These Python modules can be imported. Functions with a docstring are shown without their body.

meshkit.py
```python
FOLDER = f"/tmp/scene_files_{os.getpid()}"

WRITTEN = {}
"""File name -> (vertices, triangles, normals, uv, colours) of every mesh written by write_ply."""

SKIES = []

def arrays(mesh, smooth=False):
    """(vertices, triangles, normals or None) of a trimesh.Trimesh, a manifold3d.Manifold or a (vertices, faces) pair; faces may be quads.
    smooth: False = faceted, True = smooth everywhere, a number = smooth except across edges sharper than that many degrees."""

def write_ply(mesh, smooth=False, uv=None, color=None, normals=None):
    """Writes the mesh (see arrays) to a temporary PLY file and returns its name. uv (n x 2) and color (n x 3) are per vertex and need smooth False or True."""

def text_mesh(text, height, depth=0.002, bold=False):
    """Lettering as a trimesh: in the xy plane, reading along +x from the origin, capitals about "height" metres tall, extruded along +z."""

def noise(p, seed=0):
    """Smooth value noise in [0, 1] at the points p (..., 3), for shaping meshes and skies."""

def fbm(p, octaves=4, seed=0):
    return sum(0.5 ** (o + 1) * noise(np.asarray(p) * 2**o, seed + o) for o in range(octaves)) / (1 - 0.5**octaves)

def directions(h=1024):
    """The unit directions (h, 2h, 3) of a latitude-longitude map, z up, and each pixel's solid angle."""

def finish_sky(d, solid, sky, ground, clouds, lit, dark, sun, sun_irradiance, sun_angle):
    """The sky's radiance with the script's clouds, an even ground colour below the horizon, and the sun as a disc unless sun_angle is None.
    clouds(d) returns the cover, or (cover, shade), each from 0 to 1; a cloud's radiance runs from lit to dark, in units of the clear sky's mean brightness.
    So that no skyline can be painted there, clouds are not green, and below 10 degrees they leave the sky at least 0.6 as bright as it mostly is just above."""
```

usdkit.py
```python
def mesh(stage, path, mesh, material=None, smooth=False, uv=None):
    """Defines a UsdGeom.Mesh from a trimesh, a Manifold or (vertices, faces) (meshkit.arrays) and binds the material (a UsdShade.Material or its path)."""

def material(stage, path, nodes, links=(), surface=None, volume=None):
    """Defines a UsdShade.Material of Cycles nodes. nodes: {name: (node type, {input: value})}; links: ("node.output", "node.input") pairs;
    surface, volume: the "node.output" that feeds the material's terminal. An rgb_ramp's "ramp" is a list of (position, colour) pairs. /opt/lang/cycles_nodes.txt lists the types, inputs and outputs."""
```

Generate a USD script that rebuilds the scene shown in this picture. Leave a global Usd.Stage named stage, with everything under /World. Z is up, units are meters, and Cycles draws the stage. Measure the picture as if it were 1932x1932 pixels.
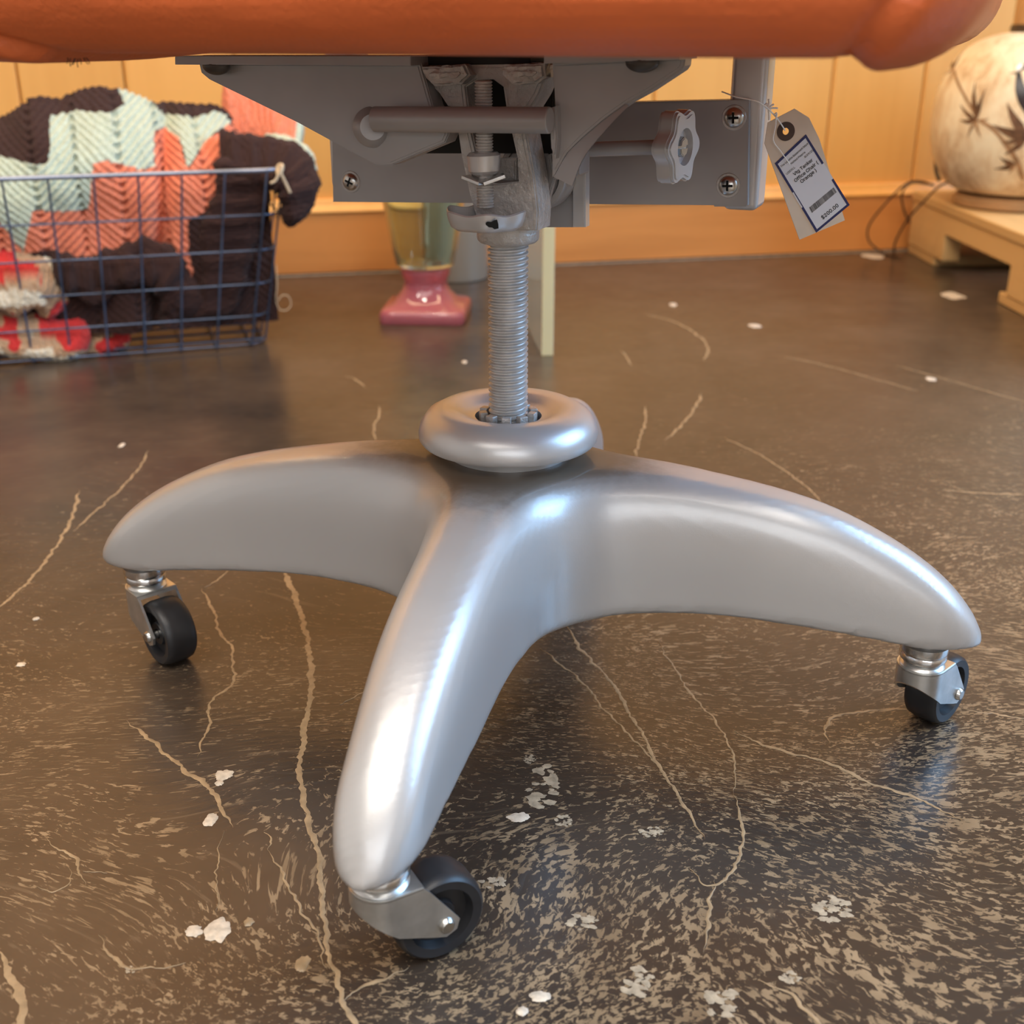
import math, random
import numpy as np, trimesh, manifold3d as m3
import shapely.geometry as sg
from shapely import affinity
import usdkit, meshkit
from pxr import Usd, UsdGeom, UsdLux, Gf, Sdf

random.seed(7)
RNG = np.random.default_rng(7)
stage = Usd.Stage.CreateInMemory()
UsdGeom.SetStageUpAxis(stage, UsdGeom.Tokens.z)
UsdGeom.SetStageMetersPerUnit(stage, 1.0)
UsdGeom.Xform.Define(stage, '/World')
UsdGeom.Scope.Define(stage, '/World/Looks')

# ------------------------------------------------------------------ camera
F, YH, H = 2200.0, 60.0, 0.45
PITCH = math.atan((966 - YH) / F)
SP, CP = math.sin(PITCH), math.cos(PITCH)
cam = UsdGeom.Camera.Define(stage, '/World/Camera')
cam.CreateFocalLengthAttr(41.0)
cam.CreateHorizontalApertureAttr(41.0 * 1932 / F)
cam.CreateVerticalApertureAttr(41.0 * 1932 / F)
cam.CreateClippingRangeAttr(Gf.Vec2f(0.02, 60))
cam.CreateFStopAttr(8.5)
cam.CreateFocusDistanceAttr(0.74)
cam.CreateExposureAttr(0.0)
cam.AddTranslateOp().Set(Gf.Vec3d(0, 0, H))
cam.AddRotateXOp().Set(90 - math.degrees(PITCH))

# ------------------------------------------------------------------ lights
YAW = math.atan2(0.219, 0.976)                     # the back wall's direction

def rect_light(name, pos, target, w, h, power, color):
    l = UsdLux.RectLight.Define(stage, '/World/' + name)
    l.CreateWidthAttr(w); l.CreateHeightAttr(h)
    l.CreateIntensityAttr(power); l.CreateColorAttr(Gf.Vec3f(*color))
    p, t = np.array(pos, float), np.array(target, float)
    z = (p - t) / np.linalg.norm(p - t)
    up = np.array([0, 0, 1.0]) if abs(z[2]) < .95 else np.array([0, 1.0, 0])
    x = np.cross(up, z); x /= np.linalg.norm(x); y = np.cross(z, x)
    l.AddTransformOp().Set(Gf.Matrix4d(*x, 0, *y, 0, *z, 0, *p, 1))
    return l

WARM, NEUT, COOL = (1.0, .72, .42), (1.0, .95, .89), (.30, .60, 1.0)
rect_light('ceiling_light_wash', (-.1, 1.62, 2.62), (-.1, 2.15, 0), 2.8, .25, 24, WARM)
rect_light('ceiling_light_front', (-.3, -.7, 2.64), (-.3, -.5, 0), 2.8, 2.2, 4.2, NEUT)
rect_light('window_light', (2.75, 1.0, 1.75), (0, .6, .25), 2.1, 1.8, 9.5, COOL)
rect_light('shopfront_light', (.2, -2.8, 1.15), (0, .7, .3), 2.6, 1.7, 2.6, (.92, .96, 1.0))  # added unseen fill, brightens the under-seat metal and the leg sides
for i_, (x_, y_) in enumerate([(-1.2, .2), (-.55, .25), (.35, .2), (-1.2, -.6), (-.5, -.6), (.4, -.7)]):
    l_ = UsdLux.DiskLight.Define(stage, f'/World/ceiling_lamp_{i_:03d}')
    l_.CreateRadiusAttr(.07); l_.CreateIntensityAttr(120); l_.CreateColorAttr(Gf.Vec3f(1.0, .90, .76)); l_.AddTranslateOp().Set(Gf.Vec3d(x_, y_, 2.6))

dome = UsdLux.DomeLight.Define(stage, '/World/DomeLight')
dome.CreateIntensityAttr(0.3); dome.CreateColorAttr(Gf.Vec3f(.8, .88, 1.0))

# ------------------------------------------------------------------ helpers: rays of the picture -> points of the place
def ray(x, y):
    return np.array([x - 966, F * CP + (966 - y) * SP, -F * SP + (966 - y) * CP]) / F
EYE = np.array([0, 0, H])
def G(x, y, z=0.0):
    d = ray(x, y); return EYE + d * (z - H) / d[2]
def W(x, y, Y):
    d = ray(x, y); return EYE + d * Y / d[1]
def plane_hit(x, y, p0, n):
    d = ray(x, y); return EYE + d * ((np.asarray(p0) - EYE) @ n) / (d @ n)

used = {}
def numbered(parent, name):
    k = (parent, name); n = used.get(k, 0); used[k] = n + 1
    return name if n == 0 else f'{name}_{n:03d}'
def pathof(parent):
    return '/World' if parent is None else str(parent.GetPath())
def say(o, label=None, cat=None, group=None, kind=None):
    for k, v in (('label', label), ('category', cat), ('group', group), ('kind', kind)):
        if v: o.SetCustomDataByKey(k, v)
    return o
def obj(name, mesh, mat, parent=None, smooth=30, label=None, cat=None, group=None, kind=None, colors=None, at=None):
    pp = pathof(parent); path = pp + '/' + numbered(pp, name)
    if colors is not None:
        m = usdkit.mesh(stage, path, mesh, mat, smooth=True)
        UsdGeom.PrimvarsAPI(m).CreatePrimvar('Cd', Sdf.ValueTypeNames.Color3fArray, 'vertex').Set([Gf.Vec3f(*map(float, c)) for c in colors])
    else:
        m = usdkit.mesh(stage, path, mesh, mat, smooth=smooth)
    o = m.GetPrim()
    if at is not None: m.AddTranslateOp().Set(Gf.Vec3d(*map(float, at)))
    return say(o, label, cat, group, kind)
def thing(name, loc=(0, 0, 0), rz=0.0, parent=None, **kw):
    pp = pathof(parent); x = UsdGeom.Xform.Define(stage, pp + '/' + numbered(pp, name))
    x.AddTranslateOp().Set(Gf.Vec3d(*map(float, loc)))
    if rz: x.AddRotateZOp().Set(math.degrees(rz))
    return say(x.GetPrim(), **kw)

cat_ = trimesh.util.concatenate
def T(mesh, M=None, t=None):
    m = mesh.copy()
    if M is not None:
        A = np.eye(4); A[:3, :3] = M; m.apply_transform(A)
    if t is not None: m.apply_translation(t)
    return m
def man(m):
    return m3.Manifold(m3.Mesh(vert_properties=np.asarray(m.vertices, np.float32), tri_verts=np.asarray(m.faces, np.uint32)))
def tri(m):
    k = m.to_mesh(); return trimesh.Trimesh(k.vert_properties[:, :3], k.tri_verts, process=False)
def box(x0, x1, y0, y1, z0, z1, r=0.0, seg=8):
    if r <= 0:
        b = trimesh.creation.box([x1 - x0, y1 - y0, z1 - z0]); b.apply_translation([(x0 + x1) / 2, (y0 + y1) / 2, (z0 + z1) / 2]); return b
    s = m3.Manifold.sphere(r, seg * 4 if seg < 5 else 16)
    return tri(m3.Manifold.batch_hull([s.translate((x, y, z)) for x in (x0 + r, x1 - r) for y in (y0 + r, y1 - r) for z in (z0 + r, z1 - r)]))
def lathe(prof, n=64, closed=False):
    p = np.asarray(prof, float); th = np.linspace(0, 2 * np.pi, n, endpoint=False); k = len(p)
    v = np.stack([p[None, :, 0] * np.cos(th)[:, None], p[None, :, 0] * np.sin(th)[:, None], np.broadcast_to(p[:, 1], (n, k))], -1).reshape(-1, 3)
    i, j = np.meshgrid(np.arange(n), np.arange(k if closed else k - 1), indexing='ij')
    a, b = i * k + j, ((i + 1) % n) * k + j
    c, d = ((i + 1) % n) * k + (j + 1) % k, i * k + (j + 1) % k
    f = np.stack([a, b, c, d], -1).reshape(-1, 4)
    f = np.vstack([f[:, [0, 1, 2]], f[:, [0, 2, 3]]])
    m = trimesh.Trimesh(v, f, process=False); m.merge_vertices(); m.update_faces(m.nondegenerate_faces()); return m
def spline(pts, n=8):
    p = np.asarray(pts, float)
    if len(p) < 3: return p
    q = np.vstack([2 * p[0] - p[1], p, 2 * p[-1] - p[-2]]); out = []
    for i in range(1, len(q) - 2):
        for t in np.linspace(0, 1, n, endpoint=False):
            a, b, c, d = q[i - 1:i + 3]
            out.append(.5 * (2 * b + (c - a) * t + (2 * a - 5 * b + 4 * c - d) * t * t + (3 * b - a - 3 * c + d) * t ** 3))
    return np.array(out + [p[-1]])
def tube(pts, r, n=8, closed=False):
    p = np.asarray(pts, float); m = len(p)
    t = (np.roll(p, -1, 0) - np.roll(p, 1, 0)) if closed else np.gradient(p, axis=0)
    t /= np.maximum(np.linalg.norm(t, axis=1, keepdims=True), 1e-12)
    ref = np.array([0, 0, 1.0]) if np.abs(t[:, 2]).mean() < .8 else np.array([1.0, 0, 0])
    x = np.cross(t, ref); x /= np.maximum(np.linalg.norm(x, axis=1, keepdims=True), 1e-9); y = np.cross(t, x)
    th = np.linspace(0, 2 * np.pi, n, endpoint=False); rr = np.broadcast_to(np.asarray(r, float), (m,))
    v = (p[:, None] + rr[:, None, None] * (np.cos(th)[None, :, None] * x[:, None] + np.sin(th)[None, :, None] * y[:, None])).reshape(-1, 3)
    f = []
    for i in range(m if closed else m - 1):
        for j in range(n):
            a, b = i * n + j, i * n + (j + 1) % n; c, d = ((i + 1) % m) * n + (j + 1) % n, ((i + 1) % m) * n + j
            f += [[a, c, b], [a, d, c]]
    if not closed:
        v = np.vstack([v, p[:1], p[-1:]])
        for j in range(n):
            f += [[m * n, j, (j + 1) % n], [m * n + 1, (m - 1) * n + (j + 1) % n, (m - 1) * n + j]]
    return trimesh.Trimesh(v, np.array(f)[:, ::-1] if False else f, process=False)
def cyl(p, q, r, n=32, r2=None, bev=0.0):
    p, q = np.asarray(p, float), np.asarray(q, float); L = np.linalg.norm(q - p); r2 = r if r2 is None else r2
    if bev: prof = [(0, 0), (r - bev, 0), (r, bev), (r2, L - bev), (r2 - bev, L), (0, L)]
    else: prof = [(0, 0), (r, 0), (r2, L), (0, L)]
    m = lathe(prof, n); z = (q - p) / L
    m.apply_transform(trimesh.geometry.align_vectors([0, 0, 1], z)); m.apply_translation(p); return m
def prism(poly, d0, d1, bev=0.0):
    """polygon (2-D) extruded along +z from d0 to d1, edges bevelled."""
    g = poly if isinstance(poly, sg.Polygon) else sg.Polygon(poly)
    g = g.buffer(0)
    if bev <= 0:
        m = trimesh.creation.extrude_polygon(g, d1 - d0, engine='earcut'); m.apply_translation([0, 0, d0]); return m
    def cs(gg):
        return m3.CrossSection([np.asarray(gg.exterior.coords)[:-1]] + [np.asarray(h.coords)[:-1] for h in gg.interiors], m3.FillRule.EvenOdd)
    layers, out = [(0, bev), (bev * .35, bev * .35), (bev, 0)], None
    h = d1 - d0; parts = []
    for ins, dz in ((bev, 0), (bev * .3, bev * .3), (0, bev)):
        gg = g.buffer(-ins)
        for q in getattr(gg, 'geoms', [gg]):
            if q.is_empty or h - 2 * dz <= 0: continue
            parts.append(m3.Manifold.extrude(cs(q), h - 2 * dz).translate((0, 0, d0 + dz)))
    return tri(m3.Manifold.batch_boolean(parts, m3.OpType.Add))
def grid_faces(nr, nc, wrap=False):
    i, j = np.meshgrid(np.arange(nr - 1), np.arange(nc if wrap else nc - 1), indexing='ij')
    a, b, c, d = i * nc + j, i * nc + (j + 1) % nc, (i + 1) * nc + (j + 1) % nc, (i + 1) * nc + j
    return np.vstack([np.stack([a, b, c], -1).reshape(-1, 3), np.stack([a, c, d], -1).reshape(-1, 3)])
def surface_nets(Fv, org, h):
    ins = Fv < 0; nx, ny, nz = Fv.shape
    acc = np.zeros((nx - 1, ny - 1, nz - 1, 3)); cnt = np.zeros((nx - 1, ny - 1, nz - 1))
    cor = [(0, 0, 0), (1, 0, 0), (0, 1, 0), (1, 1, 0), (0, 0, 1), (1, 0, 1), (0, 1, 1), (1, 1, 1)]
    sl = lambda c: Fv[c[0]:nx - 1 + c[0], c[1]:ny - 1 + c[1], c[2]:nz - 1 + c[2]]
    for a in cor:
        for ax in range(3):
            if a[ax]: continue
            b = list(a); b[ax] = 1
            fa, fb = sl(a), sl(b); cross = (fa < 0) != (fb < 0)
            t = np.where(cross, fa / np.where(cross, fa - fb, 1), 0)
            for k in range(3):
                acc[..., k] += cross * (a[k] + (t if k == ax else 0))
            cnt += cross
    on = cnt > 0; idx = np.full(on.shape, -1); idx[on] = np.arange(on.sum())
    v = acc[on] / cnt[on][:, None] + np.argwhere(on); v = v * h + org
    faces = []
    for ax in range(3):
        o1, o2 = [k for k in range(3) if k != ax]
        s0 = [slice(1, -1)] * 3; s1 = [slice(1, -1)] * 3; s0[ax] = slice(0, -1); s1[ax] = slice(1, None)
        A, B = ins[tuple(s0)], ins[tuple(s1)]
        e = np.argwhere(A != B)
        if not len(e): continue
        inside = A[tuple(e.T)]
        base = e.copy(); base[:, o1] += 1; base[:, o2] += 1
        q = []
        for d1, d2 in ((-1, -1), (0, -1), (0, 0), (-1, 0)):
            c = base.copy(); c[:, o1] += d1; c[:, o2] += d2; q.append(idx[tuple(c.T)])
        q = np.stack(q, 1); flip = inside if ax != 1 else ~inside
        q = np.where(flip[:, None], q, q[:, ::-1]); faces.append(q)
    q = np.vstack(faces); f = np.vstack([q[:, [0, 1, 2]], q[:, [0, 2, 3]]])
    m = trimesh.Trimesh(v, f, process=False); return m

# ------------------------------------------------------------------ materials
MATS = {}
def mat(name, nodes, links=(), surface='p.BSDF'):
    MATS[name] = usdkit.material(stage, '/World/Looks/' + name, nodes, links, surface=surface); return MATS[name]
def plain(name, col, rough=.5, metal=0.0, noise=None, bump=None, **kw):
    """noise=(scale, amount): base colour varied; bump=(scale, distance)."""
    nodes = {'p': ('principled_bsdf', {'base_color': col, 'roughness': rough, 'metallic': metal, **kw})}
    links = []
    nodes['tc'] = ('texture_coordinate', {})
    if noise:
        nodes['n'] = ('noise_texture', {'scale': noise[0], 'detail': 4.0})
        lo = tuple(c * (1 - noise[1]) for c in col); hi = tuple(min(1, c * (1 + noise[1])) for c in col)
        nodes['r'] = ('rgb_ramp', {'ramp': [(.3, lo), (.7, hi)]})
        links += [('tc.object', 'n.vector'), ('n.fac', 'r.fac'), ('r.color', 'p.base_color')]
    if bump:
        nodes['bn'] = ('noise_texture', {'scale': bump[0], 'detail': 4.0})
        nodes['b'] = ('bump', {'strength': 1.0, 'distance': bump[1]})
        links += [('tc.object', 'bn.vector'), ('bn.fac', 'b.height'), ('b.normal', 'p.normal')]
    return mat(name, nodes, links)

plain('leather', (.56, .118, .030), .40, noise=(9, .14), bump=(420, .0004), specular_ior_level=.45)
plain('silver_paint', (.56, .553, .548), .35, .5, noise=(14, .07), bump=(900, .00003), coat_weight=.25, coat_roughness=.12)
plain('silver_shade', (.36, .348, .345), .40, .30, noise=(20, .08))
plain('cast_metal', (.47, .445, .42), .45, .35, noise=(60, .18), bump=(260, .0012))
plain('post_metal', (.50, .49, .48), .46, .35, noise=(90, .15))
plain('zinc', (.62, .62, .60), .30, .9, noise=(60, .18))
plain('bright_zinc', (.80, .80, .79), .16, 1.0)
plain('screw_steel', (.55, .54, .51), .26, 1.0)
plain('black_rubber', (.018, .018, .020), .42, noise=(50, .25))
plain('dark_hole', (.07, .062, .055), .4, .4)
plain('black_hole', (.004, .004, .004), .8)
plain('dark_gap', (.012, .011, .010), .7)
plain('paper', (.62, .50, .38), .75, noise=(60, .05))
plain('sticker', (.60, .59, .61), .5)
plain('navy_ink', (.010, .010, .075), .6)
plain('black_ink', (.012, .012, .014), .6)
plain('eyelet_card', (.06, .030, .016), .7)
plain('cotton_thread', (.85, .82, .76), .8)
plain('twine', (.62, .47, .30), .85)
plain('basket_wire', (.075, .10, .155), .36, .65, noise=(14, .45))
plain('basket_rim_wire', (.20, .23, .30), .34, .75, noise=(9, .55))
plain('lamp_neck_wood', (.55, .30, .12), .5, noise=(12, .2))
plain('lamp_foot_glaze', (.45, .25, .11), .35, noise=(14, .2))
plain('lamp_dark', (.045, .025, .014), .45)
plain('lamp_paint', (.13, .060, .025), .5, noise=(90, .5))
plain('lamp_paint_pale', (.34, .19, .09), .5, noise=(60, .3))
plain('bird_black', (.02, .016, .016), .25)
plain('bird_white', (.85, .84, .80), .2)
plain('cord_brown', (.05, .026, .014), .5)
plain('cord_black', (.015, .013, .012), .5)
plain('crack_fill', (.30, .215, .125), .42, noise=(120, .25))
plain('paint_white', (.55, .48, .39), .45, noise=(240, .22))
plain('paint_grey', (.33, .275, .20), .42, noise=(200, .3))
plain('ceiling_white', (.75, .74, .72), .9)
plain('wall_plaster', (.55, .53, .50), .9)
plain('dust_line', (.17, .135, .10), .8, noise=(80, .3))

def wood(name, dark, light, rough, grain=(1, 1, 1), scale=7.0, rnd=.18, rot=(0, 0, 0)):
    mat(name, {
        'tc': ('texture_coordinate', {}), 'oi': ('object_info', {}),
        'm': ('mapping', {'scale': grain, 'rotation': rot}),
        'v': ('vector_math', {'math_type': 'add'}),
        'n': ('noise_texture', {'scale': scale, 'detail': 6.0, 'roughness': .62, 'distortion': .6}),
        'n2': ('noise_texture', {'scale': scale * .22, 'detail': 2.0}),
        'add': ('math', {'math_type': 'multiply_add', 'value2': .55}),
        'r': ('rgb_ramp', {'ramp': [(.25, dark), (.8, light)]}),
        'mr': ('map_range', {'value': .5, 'from_min': 0.0, 'from_max': 1.0, 'to_min': 1 - rnd, 'to_max': 1 + rnd * .4}),
        'h': ('hsv', {}),
        'b': ('bump', {'strength': .5, 'distance': .0006}),
        'p': ('principled_bsdf', {'roughness': rough, 'specular_ior_level': .4})},
        [('tc.object', 'm.vector'), ('m.vector', 'v.vector1'), ('oi.random', 'v.vector2'), ('v.vector', 'n.vector'), ('v.vector', 'n2.vector'),
         ('n.fac', 'add.value1'), ('n2.fac', 'add.value3'), ('add.value', 'r.fac'), ('r.color', 'h.color'), ('oi.random', 'mr.value'), ('mr.result', 'h.value'),
         ('h.color', 'p.base_color'), ('n.fac', 'b.height'), ('b.normal', 'p.normal')])
wood('panel_wood', (.62, .275, .055), (.78, .385, .098), .42, (7, 7, .45), 3.0, .08)
wood('baseboard_wood', (.38, .125, .026), (.60, .235, .060), .40, (.7, 7, 9), 4.0, 0.0)
wood('pallet_wood', (.40, .21, .075), (.68, .42, .17), .62, (9, .8, 9), 4.5, .12)

# floor: brown sealed concrete with tan trowel streaks
mat('floor_concrete', {
    'g': ('geometry', {}), 's': ('separate_xyz', {}),
    'wn': ('noise_texture', {'scale': 1.7, 'detail': 2.0}),
    'wa': ('vector_math', {'math_type': 'scale', 'scale': .55}),
    'wv': ('vector_math', {'math_type': 'add'}),
    'm1': ('mapping', {'rotation': (0, 0, .28), 'scale': (.42, 1.0, 1.0)}),
    'n1': ('noise_texture', {'scale': 370.0, 'detail': 4.0, 'roughness': .58, 'distortion': .7}),
    'n1b': ('noise_texture', {'scale': 118.0, 'detail': 3.0, 'roughness': .55, 'distortion': .5}),
    'mx1': ('math', {'math_type': 'multiply_add', 'value2': .42}),
    'mask': ('noise_texture', {'scale': 3.4, 'detail': 3.0, 'roughness': .6}),
    'gy': ('map_range', {'value': .5, 'from_min': .30, 'from_max': 1.25, 'to_min': .060, 'to_max': -.115}),
    'gx': ('map_range', {'value': .5, 'from_min': -.35, 'from_max': .25, 'to_min': -.045, 'to_max': .028}),
    'mk': ('math', {'math_type': 'multiply_add', 'value2': .30, 'value3': -.15}),
    'a1': ('math', {'math_type': 'add'}), 'a2': ('math', {'math_type': 'add'}), 'a3': ('math', {'math_type': 'add'}),
    'th': ('map_range', {'range_type': 'smoothstep', 'value': .5, 'from_min': .755, 'from_max': .825}),
    'm2': ('mapping', {'rotation': (0, 0, -.32), 'scale': (.05, 1.0, 1.0)}),
    'n2': ('noise_texture', {'scale': 230.0, 'detail': 3.0, 'roughness': .6, 'distortion': .3}),
    't2': ('map_range', {'range_type': 'smoothstep', 'value': .5, 'from_min': .60, 'from_max': .70, 'to_min': 0.0, 'to_max': .38}),
    'n3': ('noise_texture', {'scale': 5.0, 'detail': 4.0, 'roughness': .6}),
    'base': ('rgb_ramp', {'ramp': [(.30, (.032, .0245, .0195)), (.52, (.053, .038, .027)), (.75, (.085, .058, .038))]}),
    'tan': ('rgb_ramp', {'ramp': [(.3, (.150, .106, .064)), (.7, (.27, .20, .125))]}),
    'tn': ('noise_texture', {'scale': 30.0, 'detail': 2.0}),
    'c1': ('mix', {}), 'c2': ('mix', {'color2': (.16, .118, .078)}),
    'rn': ('map_range', {'value': .5, 'from_min': .2, 'from_max': .8, 'to_min': .20, 'to_max': .36}),
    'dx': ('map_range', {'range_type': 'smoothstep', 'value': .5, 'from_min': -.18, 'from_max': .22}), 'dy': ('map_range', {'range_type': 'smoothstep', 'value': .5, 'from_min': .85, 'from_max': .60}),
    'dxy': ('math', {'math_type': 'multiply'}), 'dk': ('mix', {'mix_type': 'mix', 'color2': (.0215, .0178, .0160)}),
    'bm': ('bump', {'strength': .6, 'distance': .0006}),
    'p': ('principled_bsdf', {'roughness': .27, 'specular_ior_level': .6})},
    [('g.position', 's.vector'), ('g.position', 'wn.vector'), ('wn.color', 'wa.vector1'), ('g.position', 'wv.vector1'), ('wa.vector', 'wv.vector2'),
     ('wv.vector', 'm1.vector'), ('m1.vector', 'n1.vector'), ('m1.vector', 'n1b.vector'), ('n1b.fac', 'mx1.value1'), ('n1.fac', 'mx1.value3'),
     ('g.position', 'mask.vector'), ('mask.fac', 'mk.value1'), ('s.y', 'gy.value'), ('s.x', 'gx.value'),
     ('mx1.value', 'a1.value1'), ('mk.value', 'a1.value2'), ('a1.value', 'a2.value1'), ('gy.result', 'a2.value2'), ('a2.value', 'a3.value1'), ('gx.result', 'a3.value2'),
     ('a3.value', 'th.value'), ('wv.vector', 'm2.vector'), ('m2.vector', 'n2.vector'), ('n2.fac', 't2.value'),
     ('g.position', 'n3.vector'), ('n3.fac', 'base.fac'), ('g.position', 'tn.vector'), ('tn.fac', 'tan.fac'),
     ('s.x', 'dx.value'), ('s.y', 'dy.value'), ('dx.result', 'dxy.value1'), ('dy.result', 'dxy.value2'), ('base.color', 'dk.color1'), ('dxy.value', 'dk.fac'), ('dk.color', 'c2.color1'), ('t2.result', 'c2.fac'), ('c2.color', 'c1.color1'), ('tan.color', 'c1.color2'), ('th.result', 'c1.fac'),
     ('c1.color', 'p.base_color'), ('n3.fac', 'rn.value'), ('rn.result', 'p.roughness'), ('n1b.fac', 'bm.height'), ('bm.normal', 'p.normal')])

# crocheted wool and printed fleece: the pattern rides on the mesh
def cloth(name, sheen, scale, dist, vary):
    mat(name, {
        'tc': ('texture_coordinate', {}), 'at': ('attribute', {'attribute': 'Cd'}),
        'n': ('noise_texture', {'scale': scale, 'detail': 4.0, 'roughness': .7}),
        'mr': ('map_range', {'value': .5, 'from_min': .3, 'from_max': .7, 'to_min': 1 - vary, 'to_max': 1 + vary}),
        'h': ('hsv', {}), 'b': ('bump', {'strength': 1.0, 'distance': dist}),
        'p': ('principled_bsdf', {'roughness': .9, 'specular_ior_level': .15, 'sheen_weight': sheen, 'sheen_roughness': .5})},
        [('tc.object', 'n.vector'), ('n.fac', 'mr.value'), ('mr.result', 'h.value'), ('at.color', 'h.color'), ('h.color', 'p.base_color'),
         ('n.fac', 'b.height'), ('b.normal', 'p.normal')])
cloth('crochet_wool', .08, 330.0, .0020, .30)
cloth('printed_fleece', .25, 240.0, .0012, .25)
mat('lamp_glaze', {
    'tc': ('texture_coordinate', {}), 'm': ('mapping', {'scale': (1, 1, .45)}),
    'n': ('noise_texture', {'scale': 26.0, 'detail': 5.0, 'roughness': .65, 'distortion': .4}),
    'r': ('rgb_ramp', {'ramp': [(.32, (.48, .30, .15)), (.48, (.74, .57, .36)), (.62, (.84, .72, .50))]}),
    'p': ('principled_bsdf', {'roughness': .38})},
    [('tc.object', 'm.vector'), ('m.vector', 'n.vector'), ('n.fac', 'r.fac'), ('r.color', 'p.base_color')])
def glass(name, col, rough=.02, ior=1.5):
    mat(name, {'p': ('principled_bsdf', {'base_color': col, 'roughness': rough, 'ior': ior, 'transmission_weight': 1.0})})
def pane(name, tint, gloss, rough=.02, ior=1.5):
    mat(name, {'f': ('fresnel', {'IOR': ior}), 't': ('transparent_bsdf', {'color': tint}), 'g': ('glossy_bsdf', {'color': gloss, 'roughness': rough}), 'x': ('mix_closure', {})},
        [('f.fac', 'x.fac'), ('t.BSDF', 'x.closure1'), ('g.BSDF', 'x.closure2')], surface='x.closure')
glass('green_glass', (.80, .93, .86), .01, 1.36)
mat('pink_glass', {'p': ('principled_bsdf', {'base_color': (.62, .165, .21), 'roughness': .06, 'transmission_weight': .45, 'ior': 1.5})})
mat('acrylic_edge', {'p': ('principled_bsdf', {'base_color': (1.0, .88, .46), 'roughness': .2, 'transmission_weight': .12, 'subsurface_weight': .4, 'subsurface_radius': (.02, .02, .01), 'subsurface_scale': 1.0})})  # edge glow of piped light is put into this pale yellow
mat('acrylic_clear', {'p': ('principled_bsdf', {'base_color': (.95, .93, .80), 'roughness': .08, 'transmission_weight': .62, 'ior': 1.46})})
mat('frosted_glass', {'p': ('principled_bsdf', {'base_color': (.42, .34, .255), 'roughness': .25, 'transmission_weight': .5, 'ior': 1.45})})

# ------------------------------------------------------------------ the setting
n0 = np.array([-.463, 2.343, 0]); dw = np.array([.976, .219, 0]); dw /= np.linalg.norm(dw); nw = np.array([dw[1], -dw[0], 0])   # the back wall: a point, its run, its normal into the room
def wall_xform(name, **kw): return thing(name, n0, YAW, **kw)     # local x along the wall, local y into the wall
floor = thing('floor', kind='structure')
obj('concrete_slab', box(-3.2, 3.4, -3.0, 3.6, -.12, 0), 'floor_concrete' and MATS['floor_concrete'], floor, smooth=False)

wall = wall_xform('wall_back', kind='structure')
obj('wall_core', box(-2.6, 3.4, .014, .12, 0, 2.7), MATS['dark_gap'], wall, smooth=False)
grooves = [-2.4, -2.14, -1.9, -1.68, -1.45, -1.25, -1.06, -.86, -.66, -.4417, -.2567, -.0571, .14, .345, .56, .77, .975, 1.1625, 1.374, 1.57, 1.78, 2.0, 2.22, 2.44, 2.66, 2.88, 3.1, 3.3]
for a, b in zip(grooves[:-1], grooves[1:]):
    w = b - a; e = .0012; c = .004
    prof = [(a + e, .02), (a + e, c), (a + e + c, 0), (b - e - c, 0), (b - e, c), (b - e, .02)]
    m = trimesh.creation.extrude_polygon(sg.Polygon(prof), 2.56, engine='earcut'); m.apply_translation([0, 0, .13])
    obj('board', m, MATS['panel_wood'], wall, smooth=False)
bb = wall_xform('baseboard_back', kind='structure')
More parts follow.
